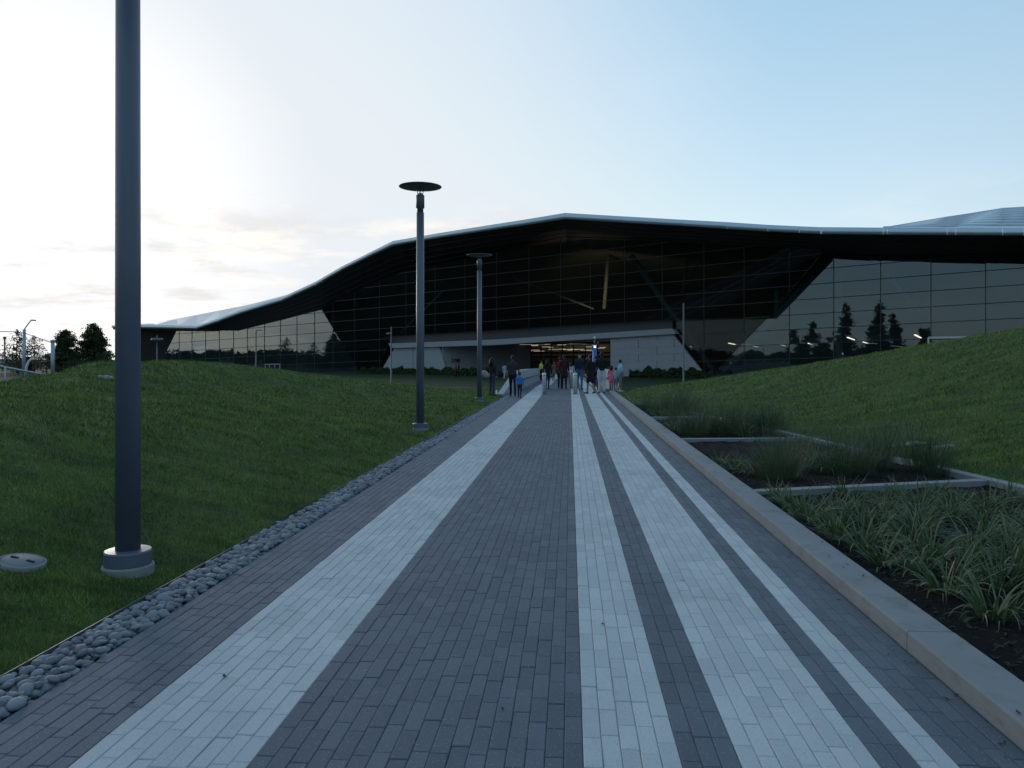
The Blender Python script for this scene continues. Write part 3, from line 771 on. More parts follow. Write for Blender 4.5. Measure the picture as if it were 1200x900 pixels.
# ------------------------------------------------------------------ entrance
lb_l = bpy.data.lights.new("lobby_lamp", 'POINT'); lb_l.energy = 45; lb_l.color = (1.0, 0.86, 0.66); lb_l.shadow_soft_size = 0.6
o = bpy.data.objects.new("lobby_lamp", lb_l); o.location = Vector(FAC.off(-28).hit(668, 405)) - Vector(bld.location); o.parent = bld; COL.objects.link(o)
FR = FAC.off(0.7)
def face(name, poly, mat, plane=FR, th=0.5):
    mb = MB(); mb.prism([plane.hit(*p) for p in poly], tuple(-plane.n * th)); return bchild(mb, name, mat)
face("spandrel", [(447, 394), (575, 387), (700, 379), (788, 373), (788, 385), (700, 390.4), (575, 397.5), (455, 402.4)], M['spandrel'])
FR2 = FAC.off(1.5)
face("entrance_lintel", [(455, 402.5), (575, 398), (700, 390.5), (787, 385), (792, 391.2), (700, 397), (575, 404.5), (458, 408)], M['wall_panel'], FR2, 1.6)
ent = [(462, 408), (515, 406.5), (526, 443), (441, 443)]
edges_y = [406, 416, 425.5, 434, 444]
for r0, r1 in zip(edges_y, edges_y[1:]):
    for c0, c1 in ((430, 484), (484, 530)):
        pl = clip_poly(ent, [(c0, r0), (c1, r0), (c1, r1), (c0, r1)])
        if len(pl) > 2: face("wall_panel", inset(pl, 0.3), M['wall_panel'], FAC.off(1.0), 0.5)
SL = lambda x_: 2.0 - 4.0 * (x_ - 700) / 130
ent = [(715, 396), (788, 391), (826, 439), (715, 442)]
for j in range(6):
    y0, y1 = 390 + j * 8.4, 390 + (j + 1) * 8.4
    for c0, c1 in ((700, 748), (748, 790), (790, 830)) if j % 2 else ((700, 770), (770, 830)):
        pl = clip_poly(ent, [(c0, y0 + SL(c0)), (c1, y0 + SL(c1)), (c1, y1 + SL(c1)), (c0, y1 + SL(c0))])
        if len(pl) > 2 and parea(pl) > 3: face("wall_panel", inset(pl, 0.3), M['wall_panel'], FAC.off(1.0), 0.5)
# side walls running in to the doors
DOOR = FAC.off(-15.0); ZT = FR.hit(640, 401)[2]
A = FAC.off(.9).hit(519, 430); B = DOOR.hit(622, 430)
qw = quad_wall("side_wall", B, A, LOW, ZT, M['wall_panel'], 0.3)
C = FAC.off(.9).hit(715.5, 430); D = DOOR.hit(716, 430)
quad_wall("side_wall", C, D, LOW, ZT, M['wall_panel'], 0.3)
mb = MB(); mb.prism([(*(p[:2]), ZT + .02) for p in (A, C, D, B)], (0, 0, .3)); bchild(mb, "entrance_ceiling", M['soffit'])
mb = MB(); mb.prism([(*(p[:2]), LOW + .06) for p in (A, C, D, B)], (0, 0, -.2)); bchild(mb, "entrance_floor", M['concrete'])
# lobby behind the doors
LB = FAC.off(-36.0)
b0, b1 = LB.hit(600, 430), LB.hit(730, 430)
quad_wall("lobby_wall", b1, b0, LOW, 6.5, M['lobby'])
quad_wall("lobby_wall", b0, B, LOW, 6.5, M['interior']); quad_wall("lobby_wall", D, b1, LOW, 6.5, M['interior'])
for v in (413.5, 418, 424):
    bchild(MB().bar(FAC.off(-35.6).hit(618, v), FAC.off(-35.6).hit(720, v - .4), 0.25, 0.22), "lobby_rail", M['black_metal'])
rs = random.Random(5)
for j in range(40):
    u = rs.uniform(608, 704); v = rs.uniform(401.5, 412); d = np.interp(v, [400, 412], [112, 150]) + rs.uniform(-4, 4); w = rs.uniform(5, 15)
    a, b = at_depth(u, v, d), at_depth(min(u + w, 714), v - .1, d)
    bchild(MB().bar(a, b, 0.14, 0.07), "strip_light", M['dim_strip'])
dz = ZT
door_u = [622, 634, 646, 659, 672, 686, 700, 715]
for u in door_u:
    p = DOOR.hit(u, 430); bchild(MB().bar((p[0], p[1], LOW), (p[0], p[1], ZT), 0.12, 0.12, up=tuple(E_)), "door_post", M['black_metal'])
for u0, u1 in zip(door_u, door_u[1:]):
    a, b = DOOR.hit(u0 + .4, 430), DOOR.hit(u1 - .4, 430); mb = MB()
    mb.prism([(a[0], a[1], LOW + .1), (b[0], b[1], LOW + .1), (b[0], b[1], LOW + 2.5), (a[0], a[1], LOW + 2.5)], tuple(-N_ * .04)); dr = bchild(mb, "door", M['glass_clear'])
    m = (a + b) / 2
    MB().bar((b[0] - E_[0] * .2 + N_[0] * .08, b[1] - E_[1] * .2 + N_[1] * .08, LOW + .8), (b[0] - E_[0] * .2 + N_[0] * .08, b[1] - E_[1] * .2 + N_[1] * .08, LOW + 1.5), .04, .04, up=tuple(E_)).build("handle", M['fascia'], dr)
bchild(MB().bar((*B[:2], LOW + 2.6), (*D[:2], LOW + 2.6), 0.18, 0.16), "door_head", M['black_metal'])
# the street number on the side wall
def text_mesh(body, size, depth):
    cu = bpy.data.curves.new("number", 'FONT'); cu.body = body; cu.size = size; cu.extrude = depth; cu.align_x = 'CENTER'
    ob = bpy.data.objects.new("number", cu); COL.objects.link(ob); dg = bpy.context.evaluated_depsgraph_get(); dg.update()
    me = bpy.data.meshes.new_from_object(ob.evaluated_get(dg)); bpy.data.objects.remove(ob); return me
me = text_mesh("2788", 0.82, 0.03); me.materials.append(M['black_metal'])
SWP = Plane(A, np.cross(B - A, UP)); SWP.n = SWP.n if SWP.n @ FWD < 0 else -SWP.n
o = link("house_number", me, bld); tx = (B - A) * (1, 1, 0); tx = tx / np.linalg.norm(tx); q = SWP.hit(533.5, 424.8) + SWP.n * .12
mt = Matrix((tuple(tx) , tuple(UP), tuple(np.cross(tx, UP)))).transposed().to_4x4(); mt.translation = Vector(q) - Vector(bld.location); o.matrix_basis = mt
# white framed exit door in the left wing
XD = FAC.off(.12)
for p, q in (((311, 427), (311, 439)), ((316, 427), (316, 439)), ((322, 427), (322, 439)), ((328, 427), (328, 439)), ((310.5, 427), (328.5, 426.6))):
    bchild(MB().bar(XD.hit(*p), XD.hit(*q), 0.16, 0.12, up=tuple(E_)), "exit_door_frame", M['concrete'])

# ================================================================== PLANTING BEDS
bx_y = np.concatenate([np.arange(1.2, 25.9, .12)])
def soil_z(x, y): return 0.025 + 0.018 * np.sin(x * 5.1 + y * 2.2) * np.sin(y * 3.7 - x) + 0.010 * np.sin(x * 17 + y * 9) * np.sin(y * 14)
def xs_soil(y):
    a, b = KX1 - .004, float(bed_x(y)) - .0; return a + (b - a) * np.linspace(0, 1, 40)
soil = tag(grid_mesh("planting_soil", xs_soil, bx_y, soil_z, M['soil']), "dark mulched soil of the planting beds beside the kerb", "soil", kind="structure")
n = 14000; y = 2.5 + 20 * RNG.uniform(0, 1, n) ** 1.8; t = RNG.uniform(0.01, .99, n); x = KX1 + (bed_x(y) - KX1) * t; z = soil_z(x, y)
L = RNG.uniform(.012, .045, n); W = L * RNG.uniform(.2, .5, n); a = RNG.uniform(0, 6.28, n); tl = RNG.normal(0, .4, n)
ux, uy = np.cos(a), np.sin(a); V = np.empty((n, 4, 3))
for i, (su, sv) in enumerate(((-1, -1), (1, -1), (1, 1), (-1, 1))):
    V[:, i] = np.stack([x + su * L * ux / 2 - sv * W * uy / 2, y + su * L * uy / 2 + sv * W * ux / 2, z + .008 + su * L * tl / 2], 1)
chips = link("bark_chips", np_mesh("bark_chips", V.reshape(-1, 3), np.arange(4 * n).reshape(-1, 4), M['chip']), soil); chips["kind"] = "stuff"
# concrete edging behind the beds and the dividers across them
M['edging'] = concrete_mat("pale_edging_concrete", (0.20, 0.21, 0.218), (0.18, 0.17, 0.16), 0.3)
edg = tag(empty("bed_edging", (float(bed_x(12)), 12, 0)), "flat concrete edging bounding and dividing the planting beds", "edging", kind="structure")
def echild(mb, name="edging_length"):
    o = mb.build(name, M['edging'], edg); o.location = -Vector(edg.location); return o
ey = [3.0, 6.1, 9.2, 12.5, 15.9, 19.0, 22.0]
for a, b in zip(ey, ey[1:]):
    echild(MB().bar((float(bed_x(a)), a + .004, .035), (float(bed_x(b)), b - .004, .035), .17, .11))
divs = [(886, 578), (802, 516), (764, 490)]
DIVY = []
for u, v in divs:
    p = on_z(u, v, .05); DIVY.append(p[1]); q = p[1] + (1.0 if u > 850 else .35)
    echild(MB().bar((KX1 + .003, p[1], .03), (float(bed_x(q)) - .09, q, .032), .15, .10), "bed_divider")

def leaf_mat(name, c1, c2, tip):
    t = NT(name); r = t.rnd(); at = t.n.new("ShaderNodeAttribute"); at.attribute_name = "along"
    c = t.mix(r, c1, c2); c = t.mix(t.math('MULTIPLY', t.math('POWER', at.outputs['Fac'], 3.0), t.ramp(r, .55, .95)), c, tip)
    t.set(Base_Color=c, Roughness=0.55); t.b.inputs['Specular IOR Level'].default_value = 0.35
    tr = t.n.new("ShaderNodeBsdfTranslucent"); t.put(tr.inputs[0], t.mix(.5, c, (0.10, 0.16, 0.05)))
    mx = t.n.new("ShaderNodeMixShader"); mx.inputs[0].default_value = 0.25
    t.l.new(t.b.outputs[0], mx.inputs[1]); t.l.new(tr.outputs[0], mx.inputs[2]); t.l.new(mx.outputs[0], t.out.inputs['Surface']); return t.mat
M['strap_leaf'] = leaf_mat("strap_leaf", (0.030, 0.056, 0.022), (0.085, 0.130, 0.056), (0.26, 0.23, 0.13))
M['rush'] = leaf_mat("rush_stem", (0.030, 0.052, 0.030), (0.060, 0.090, 0.050), (0.13, 0.11, 0.07))
M['dry_leaf'] = leaf_mat("dry_leaf", (0.22, 0.19, 0.12), (0.34, 0.29, 0.19), (0.40, 0.34, 0.22))
def blades_geo(seed, n, h0, h1, w, bend, spread, seg=6):
    r = np.random.default_rng(seed); V = []; Fa = []; Al = []; k0 = 0
    for _ in range(n):
        a = r.uniform(0, 6.283); rad = spread * math.sqrt(r.uniform(0, 1)) ; bx, by = rad * math.cos(a + r.normal(0, .6)), rad * math.sin(a + r.normal(0, .6))
        L = r.uniform(h0, h1); tilt = abs(r.normal(0.10, .22)) + .9 * rad / max(.12, spread) * bend * .35; curl = bend * abs(r.normal(.75, .45)); ww = w * r.uniform(.7, 1.25)
        d = np.array([math.cos(a), math.sin(a), 0]); sd = np.array([-math.sin(a), math.cos(a), 0]); sd = sd + r.normal(0, .25, 3)
        p = np.array([bx, by, -.02]); th = tilt
        for i in range(seg + 1):
            f = i / seg; wd = ww * (0.55 + .6 * f if f < .45 else .82 * (1 - ((f - .45) / .55) ** 1.8)) + .0006
            V += [p - sd * wd / 2, p + sd * wd / 2]; Al += [f, f]
            th += curl / seg * (0.4 + 1.3 * f); p = p + (d * math.sin(th) + UP * math.cos(th)) * L / seg
        for i in range(seg): b = k0 + 2 * i; Fa.append((b, b + 1, b + 3, b + 2))
        k0 += 2 * (seg + 1)
    return np.array(V), np.array(Fa), np.array(Al)
strap_me = []
for s in range(7):
    v, f, al = blades_geo(100 + s, 64, .26, .60, .018, 1.5, .12); strap_me.append(np_mesh("foliage", v, f, M['strap_leaf'], True, {"along": al}))
dry_me = []
for s in range(3):
    v, f, al = blades_geo(200 + s, 7, .25, .45, .016, 2.0, .12); dry_me.append(np_mesh("withered_leaves", v, f, M['dry_leaf'], True, {"along": al}))
rush_me = []
for s in range(6):
    v, f, al = blades_geo(300 + s, 260, .32, .80, .0042, .62, .16, 4); rush_me.append(np_mesh("foliage", v, f, M['rush'], False, {"along": al}))
ORD = ["first", "second", "third", "fourth", "fifth", "sixth", "seventh", "eighth", "ninth", "tenth", "eleventh", "twelfth", "thirteenth"]
def plant(kind, x, y, sc, label, group):
    z = float(soil_z(np.array(x), np.array(y))); e = empty("strap_leaf_plant" if kind == 's' else "rush_clump", (x, y, z), random.uniform(0, 6.28)); e.scale = (sc, sc, sc * random.uniform(.9, 1.1))
    link("foliage", random.choice(strap_me if kind == 's' else rush_me), e)
    if kind == 's' and random.random() < .6: link("withered_leaves", random.choice(dry_me), e)
    return tag(e, label, "plant", group)
# nearest bed: rows of strap-leaved plants running away from the kerb
row_ys = [8.60, 8.22, 7.84, 7.46, 7.08, 6.70, 6.32, 5.94, 5.56, 5.18, 4.80, 4.42]
row_nm = ["first", "second", "third", "fourth", "fifth", "sixth", "seventh", "eighth", "ninth", "tenth", "eleventh", "twelfth"]
for ri, yy in enumerate(row_ys):
    xx = KX1 + [.20, .20, .20, .22, .24, .27, .30, .35, .40, .46, .54, .64][ri]; k_ = 0
    while xx < float(bed_x(yy)) - .2 and k_ < 13:
        ypos = yy + random.uniform(-.12, .12) + (xx - KX1) * .10
        if random.random() < .14: xx += random.uniform(.2, .4); continue
        kind = 'r' if ri >= 7 and k_ >= 2 and random.random() < .3 else 's'
        nm = "fine dark rush clump" if kind == 'r' else "strap-leaved green plant"
        plant(kind, xx + random.uniform(-.08, .08), ypos, random.uniform(.50, .82) * (.75 if ri < 2 else 1), f"{nm}, {ORD[k_]} from the kerb, {row_nm[ri]} row before the front divider", "plants in the nearest bed")
        xx += random.uniform(.27, .38); k_ += 1
def bed_plants(items, bed, group):
    items = sorted(items, key=lambda q: q[1]); cnt = {}
    for kind, u, v, sc in items:
        p = on_z(u, v, .03); cnt[kind] = cnt.get(kind, 0) + 1
        nm = "tall dark rush clump" if kind == 'r' else "low strap-leaved plant"
        plant(kind, p[0], p[1], sc, f"{nm} in {bed}, {ORD[cnt[kind] - 1]} from the kerb", group)
bed_plants([('s', 862, 551, .75), ('s', 884, 556, .8), ('r', 905, 562, 1.0), ('r', 925, 560, 1.05), ('r', 915, 548, 1.0), ('s', 952, 548, 1.0), ('s', 968, 553, .95), ('r', 985, 556, 1.0), ('r', 1000, 548, 1.05), ('r', 975, 541, .9), ('r', 1032, 548, 1.1), ('r', 1045, 540, 1.0), ('r', 1078, 552, 1.15), ('r', 1097, 556, 1.0), ('r', 940, 540, .9), ('r', 1012, 556, .8), ('s', 843, 544, .6)], "the middle bed", "plants in the middle bed")
bed_plants([('s', 789, 505, .85), ('r', 803, 508, 1.0), ('r', 818, 510, 1.1), ('r', 832, 507, 1.1), ('s', 843, 508, .9), ('r', 853, 510, 1.15), ('r', 868, 507, 1.1), ('s', 873, 511, .9), ('r', 885, 508, 1.1), ('r', 900, 509, 1.15), ('r', 911, 507, 1.0), ('r', 826, 500, 1.0), ('r', 861, 500, 1.05), ('r', 790, 498, .8)], "the third bed from the camera", "plants in the third bed")
bed_plants([('r', 765, 484, .95), ('r', 778, 487, 1.0), ('r', 790, 486, 1.1), ('r', 803, 487, 1.15), ('r', 815, 486, 1.1), ('r', 758, 479, .9), ('r', 783, 480, 1.1), ('r', 800, 480, 1.2), ('s', 772, 489, .8)], "the farthest bed", "plants in the farthest bed")

# lids let into the lawns
M['lid'] = concrete_mat("lid_concrete", (0.19, 0.20, 0.205), (0.12, 0.12, 0.11), 0.4)
def lid(u, v, fn, r, square, label):
    p = on_lawn(u, v, fn); dz = [float(fn(p[0] + a, p[1] + b)[0]) for a, b in ((.2, 0), (-.2, 0), (0, .2), (0, -.2))]
    e = empty("utility_lid", (p[0], p[1], sum(dz) / 4 + (.0 if square else .02))); e.rotation_euler = (math.atan((dz[2] - dz[3]) / .4), -math.atan((dz[0] - dz[1]) / .4), 0)
    if square: MB().box((0, 0, 0), (r * 2, r * 1.3, .05)).build("frame", M['lid'], e); MB().box((0, 0, .015), (r * 1.8, r * 1.1, .03)).build("cover", M['lid'], e)
    else:
        MB().lathe([(0, -.05), (r, -.05), (r, .008), (r * .9, .014), (r * .89, .004), (r * .86, .004)], 28).build("frame", M['lid'], e)
        MB().lathe([(r * .86, -.03), (r * .86, .012), (0, .018)], 28).build("cover", M['lid'], e)
        for sx in (-.4, .4): MB().box((sx * r, 0, .016), (.05, .02, .012)).build("lifting_slot", M['black_metal'], e)
    return tag(e, label, "utility lid")
lid(26, 663, zL, .145, False, "round concrete lid in the grass left of the nearest lamp post")
lid(124, 443, zL, .15, False, "small pale lid near the crest of the left mound")
lid(1062, 522, zR, .26, True, "rectangular grey lid in the grass behind the middle bed's rushes")
lid(1105, 525, zR, .16, True, "small grey lid right of the rectangular one behind the rushes")

# ================================================================== LAMP POSTS
M['post'] = plain("slate_blue_post_paint", (0.075, 0.09, 0.118), 0.42, 0.0, var=0.12, scale=2.0)
M['post_grey'] = plain("grey_post_paint", (0.075, 0.088, 0.10), 0.45, 0.2)
M['lamp_lens'] = plain("frosted_lens", (0.6, 0.6, 0.58), 0.3)
M['footing'] = concrete_mat("footing_concrete", (0.20, 0.21, 0.215), (0.10, 0.10, 0.10), 0.4)
lp_parts = {}
def lp(name, mb, mat): lp_parts[name] = mb.mesh(name, mat)
lp("footing", MB().lathe([(.172, -.25), (.172, .012), (.164, .024), (0, .024)], 32, smooth=False), M['footing'])
lp("base_cover", MB().lathe([(.155, .024), (.157, .03), (.157, .115), (.150, .125), (.083, .129)], 32, smooth=False), M['post'])
lp("pole", MB().lathe([(.083, .12), (.083, 2.2), (.079, 4.55)], 28), M['post'])
lp("collar", MB().lathe([(.065, 4.55), (.065, 4.64), (.088, 4.645), (.088, 4.90), (.080, 4.915), (0, 4.915)], 28), M['post'])
lp("lens", MB().lathe([(.052, 4.915), (.052, 4.95), (.03, 4.96), (0, 4.96)], 20), M['lamp_lens'])
lp("reflector_disc", MB().lathe([(0, 5.075), (.30, 5.08), (.445, 5.088), (.45, 5.094), (.445, 5.10), (.25, 5.112), (0, 5.12)], 48), M['post'])
stm = MB().tube([(.05, 0, 4.91), (.075, 0, 5.09)], .008, 6, smooth=True); lp("strut", stm, M['post_grey'])
def lamp_post(u, v, label, z=None):
    p = on_lawn(u, v, zL); e = empty("lamp_post", (p[0], p[1], float(zL(p[0], p[1])[0]) + .02), .4)
    for nm, me in lp_parts.items():
        if nm == "strut": continue
        link(nm, me, e)
    for j in range(4): link("strut", lp_parts["strut"], e, None, (0, 0, j * math.pi / 2))
    return tag(e, label, "lamp post", "disc-topped lamp posts along the walkway")
lamp_post(150, 668, "nearest slate blue lamp post, its top out of the picture")
lamp_post(492.5, 504, "slate blue lamp post with round disc top standing against the sky")
lamp_post(562, 470.5, "smaller disc-topped lamp post beside the woman with the bag")

def mast(u, v, vt, d, r, label, heads=(), arm=None):
    p = at_depth(u, v, d); H = (v - vt) * d / F; e = empty("area_light_mast", (p[0], p[1], p[2] - .3))
    MB().lathe([(r * 1.5, 0), (r * 1.5, .3), (r, .32), (r * .8, H + .3)], 12).build("pole", M['post_grey'], e)
    for du, dv, sz in heads:
        c = (du * d / F * RGT[0], du * d / F * RGT[1], H + .3 - dv * d / F)
        MB().lathe([(0, .5 * sz), (.6 * sz, .45 * sz), (sz, -.1 * sz), (.8 * sz, -.4 * sz), (0, -.5 * sz)], 12, c).build("lamp_head", M['post_grey'], e)
        MB().bar((0, 0, c[2]), c, .05, .05).build("bracket", M['post_grey'], e)
    if arm:
        MB().bar((0, 0, H + .28), (RGT[0] * arm * d / F, RGT[1] * arm * d / F, H + .32), .10, .08).build("arm", M['post_grey'], e)
    return tag(e, label, "light mast", "slim light masts in front of the building")
mast(458.5, 449, 383, 52, .055, "slim mast with a camera head before the left entrance wall", [(-3, 8, .16)])
mast(300, 438, 387, 90, .09, "slim mast with a short arm before the left glass wing", arm=7)
mast(184, 430, 393, 95, .08, "slim mast carrying twin lamps at the building's left end", [(-3.4, 5, .42), (3.4, 5, .42)])
mast(801, 449, 355, 45, .05, "slim tall mast in front of the right entrance wall")

# ================================================================== FAR LEFT: STREET POLES, RAIL
M['galv'] = plain("galvanised_steel", (0.30, 0.34, 0.37), 0.45, 0.4)
D1 = 70.0
def P1(u, v, d=D1): return at_depth(u, v, d)
b = P1(28, 450); e = tag(empty("street_lamp", b), "galvanised street lamp with bent arm at the far left", "street lamp")
def rel(o, *pts): return [tuple(np.array(p) - np.array(o.location)) for p in pts]
MB().tube(rel(e, P1(28, 450), P1(28.5, 386)), [.19, .13], 10).build("pole", M['galv'], e)
MB().tube(rel(e, P1(28.5, 386), P1(32, 381), P1(36, 375.8), P1(38, 375.2)), .05, 8).build("arm", M['galv'], e)
MB().bar(*rel(e, P1(37, 375.3), P1(41, 375.4)), .3, .12).build("lamp_head", M['galv'], e)
b = P1(62, 446, 66); e = tag(empty("steel_post", b), "pale steel post ending the overhead cable, left of the trees", "post")
MB().tube(rel(e, P1(62, 446, 66), P1(61.8, 400.5, 66)), [.17, .15], 10).build("shaft", M['galv'], e)
MB().lathe([(.19, 0), (.19, .12), (0, .2)], 10, rel(e, P1(61.8, 400.5, 66))[0]).build("cap", M['galv'], e)
b = P1(5.5, 455, 62); e = tag(empty("signal_post", b), "slim dark post standing at the picture's left edge", "post")
MB().tube(rel(e, P1(5.5, 455, 62), P1(5.5, 396, 62)), .06, 8).build("shaft", M['post_grey'], e)
MB().box(rel(e, P1(5.5, 396, 62))[0], (.16, .16, .2)).build("cap", M['post_grey'], e)
cab = [P1(-40, 388, 70), P1(-10, 388.6, 70), P1(20, 388.7, 70), P1(28, 390, 70), P1(45, 396, 68), P1(61.5, 402, 66)]
tag(MB().tube(cab, .035, 6).build("overhead_cable", M['post_grey']), "thin overhead cable running from the street lamp to the steel post", "cable")
e = tag(empty("sloping_rail", P1(0, 429, 60)), "pale sloping tube rail at the far left below the trees", "rail")
MB().tube(rel(e, P1(-30, 423, 60), P1(61, 441.5, 64)), .09, 8).build("tube", M['galv'], e)
for u, v in ((-20, 425), (6, 430.5)): MB().tube(rel(e, P1(u, v, 60.5), P1(u, 458, 60.5)), .07, 8).build("upright", M['galv'], e)
e = tag(empty("bent_stand_pipe", P1(31, 437, 66)), "short white bent pipe standing behind the sloping rail", "pipe")
MB().tube(rel(e, P1(30, 440, 66), P1(31, 430, 66), P1(33.5, 424, 66), P1(37, 420.8, 66), P1(40.5, 420.5, 66)), .11, 10).build("pipe", M['lamp_lens'], e)
MB().bar(*rel(e, P1(34, 434, 66.3), P1(34, 418, 66.3)), .3, .3).build("dark_box", M['black_metal'], e)

# ================================================================== TREES
M['bark'] = plain("bark", (0.045, 0.035, 0.028), 0.95, var=0.35, scale=2)
def fol_mat(name, c1, c2):
    t = NT(name); r = t.rnd(); n = t.noise(.6, 3.0, .6)
    t.set(Base_Color=t.mix(t.math('ADD', t.math('MULTIPLY', r, .6), t.math('MULTIPLY', n, .4)), c1, c2), Roughness=.7); t.b.inputs['Specular IOR Level'].default_value = .2; return t.mat
M['needle'] = fol_mat("conifer_needles", (0.018, 0.032, 0.014), (0.055, 0.075, 0.030))
M['oak'] = fol_mat("evergreen_leaves", (0.016, 0.028, 0.012), (0.045, 0.062, 0.024))
M['brown_tree'] = fol_mat("russet_leaves", (0.040, 0.032, 0.018), (0.085, 0.070, 0.036))
def leaf_cloud(P, size, rng):
    """one small bent leaf spray (two triangles) at each point"""
    n = len(P); a = rng.normal(0, 1, (n, 3)); a /= np.linalg.norm(a, axis=1, keepdims=True); b = rng.normal(0, 1, (n, 3)); b -= (b * a).sum(1, keepdims=True) * a; b /= np.linalg.norm(b, axis=1, keepdims=True)
    s = size * rng.uniform(.5, 1.4, (n, 1)); V = np.empty((n, 4, 3)); V[:, 0] = P - a * s; V[:, 1] = P + b * s * .55; V[:, 2] = P + a * s; V[:, 3] = P - b * s * .5 + np.cross(a, b) * s * .3
    Fa = np.concatenate([np.stack([4 * np.arange(n), 4 * np.arange(n) + 1, 4 * np.arange(n) + 2], 1), np.stack([4 * np.arange(n), 4 * np.arange(n) + 2, 4 * np.arange(n) + 3], 1)])
    return V.reshape(-1, 3), Fa
def tree(kind, loc, H, W, seed, mat, label, group, name, n_leaf=5200, leaf=.0, cat="tree"):
    r = np.random.default_rng(seed); e = empty(name, loc, r.uniform(0, 6.28)); mb = MB(); P = []
    mb.tube([(0, 0, -.3), (r.normal(0, .01) * H, r.normal(0, .01) * H, H * .5), (0, 0, H * .97)], [H * .022, H * .014, H * .003], 8)
    if kind in ('conifer', 'spire'):
        zz = .10
        while zz < .97:
            nb = r.integers(4, 7) * (2 if kind == 'spire' else 1); Rr = W / 2 * (1 - zz) ** (.62 if kind == 'spire' else .8) * r.uniform(.7, 1.12) + .02 * W
            for j in range(nb):
                a = r.uniform(0, 6.283); L = Rr * r.uniform(.6, 1.1); up = r.uniform(-.15, .12); tip = np.array([math.cos(a) * L, math.sin(a) * L, zz * H + up * L])
                mb.tube([(0, 0, zz * H), tuple(tip)], [H * .006, H * .0015], 4, caps=False)
                m = max(5, int(n_leaf / 150 * L / (W / 2) * 2.0)); t = r.uniform(.15, 1.0, m) ** .7
                q = np.array([0, 0, zz * H])[None] * (1 - t[:, None]) + tip[None] * t[:, None] + r.normal(0, 1, (m, 3)) * np.array([.055, .055, .028]) * W * (1.1 - .5 * t[:, None]); P.append(q)
            zz += r.uniform(.025, .05)
        P.append(np.stack([r.normal(0, .012 * W, 40), r.normal(0, .012 * W, 40), H * r.uniform(.9, 1.02, 40)], 1))
    else:
        nl = 26 if kind == 'round' else 60
        for j in range(nl):
            a = r.uniform(0, 6.283); zc = r.uniform(.22 if kind == 'round' else .12, .93 if kind == 'round' else .98); rr = W / 2 * (math.sqrt(max(.05, 1 - ((zc - .5) / .52) ** 2)) if kind == 'round' else 1.12 * (1 - zc) ** .55) * r.uniform(.35, .95); c = np.array([math.cos(a) * rr, math.sin(a) * rr, zc * H])
            mb.tube([(0, 0, max(.1, zc - .25) * H), tuple(c)], [H * .010, H * .003], 5, caps=False); m = n_leaf // nl
            q = r.normal(0, 1, (m, 3)); q /= np.linalg.norm(q, axis=1, keepdims=True); q *= (r.uniform(.2, 1, (m, 1)) ** .5) * np.array([.20 * W, .20 * W, .12 * H]) * (r.uniform(.7, 1.2) if kind == 'round' else r.uniform(.45, .75)); P.append(c + q)
    mb.build("trunk", M['bark'], e)
    P = np.concatenate(P); v, f = leaf_cloud(P, leaf or H * .022, r); link("crown", np_mesh("crown", v, f, mat), e)
    return tag(e, label, cat, group)
def view_tree(kind, u, vt, W_px, d, seed, mat, label, name, n=5200):
    p = at_depth(u, HY, d); top = at_depth(u, vt, d)[2]
    tree(kind, (p[0], p[1], LOW), top - LOW, W_px * d / F, seed, mat, label, "trees beyond the left mound", name, n)
view_tree('conifer', 20, 387, 60, 125, 1, M['needle'], "sparse conifer between the slim dark post and the street lamp", "conifer", 3000)
view_tree('conifer', 40, 394, 58, 120, 2, M['needle'], "sparse conifer just right of the street lamp", "conifer", 2600)
view_tree('spire', 77, 387, 52, 115, 3, M['oak'], "dense dark evergreen right of the steel post", "evergreen_tree", 9000)
view_tree('spire', 109, 380, 54, 118, 4, M['oak'], "tallest dense dark evergreen just left of the nearest lamp post", "evergreen_tree", 9500)
view_tree('round', 122, 412, 30, 112, 5, M['oak'], "low round dark tree at the foot of the tallest evergreen", "round_tree", 3000)
view_tree('round', 55, 416, 36, 110, 6, M['brown_tree'], "low russet tree behind the steel post", "round_tree", 3000)
view_tree('round', 22, 418, 44, 105, 7, M['brown_tree'], "low russet tree under the two sparse conifers", "round_tree", 3000)
view_tree('round', -8, 412, 40, 110, 8, M['oak'], "dark round tree cut by the picture's left edge", "round_tree", 3000)
view_tree('round', 90, 420, 34, 108, 9, M['oak'], "low dark shrub-like tree between the two dense evergreens", "round_tree", 2500)
# trees that the building's glass mirrors: they stand left of and behind the viewer
def mirrored(u, v, dist):
    p = at_depth(u, v, dist); return p - 2 * ((p - FAC.p) @ FAC.n) * FAC.n
def back_tree(kind, u, vt, Wpx, dist, seed, label, n=7000):
    p = mirrored(u, HY, dist); H = CAM_H + (HY - vt) * dist / F - LOW
    tree(kind, (p[0], p[1], LOW), H, Wpx * dist / F, seed, M['oak'], label, "trees mirrored in the glass", "conifer" if kind == 'conifer' else "round_tree", n)
for i, (k_, u, vt, w, nm) in enumerate([('conifer', 990, 359, 40, "tallest conifer mirrored in the right glass wing"), ('conifer', 1029, 357, 36, "second conifer mirrored in the right glass wing"), ('conifer', 1047, 367, 28, "slim conifer mirrored right of the tallest ones"), ('conifer', 957, 374, 34, "short conifer mirrored left of the tallest ones"), ('conifer', 935, 385, 34, "low conifer mirrored beside the bay's slanting edge"), ('round', 1082, 384, 20, "round tree mirrored right of the conifers")]):
    back_tree(k_, u, vt, w, 240, 40 + i, nm)
for i, (u, vt, w) in enumerate([(212, 417, 22), (228, 415, 20), (247, 411, 18), (300, 418, 30), (335, 419, 34), (352, 417, 22), (371, 418, 24), (395, 416, 26), (418, 415, 24), (445, 414, 30), (280, 418, 26)]):
    back_tree('round', u, vt, w, 330, 60 + i, f"{ORD[i]} dark round tree of the row mirrored in the left glass wing", 1800)
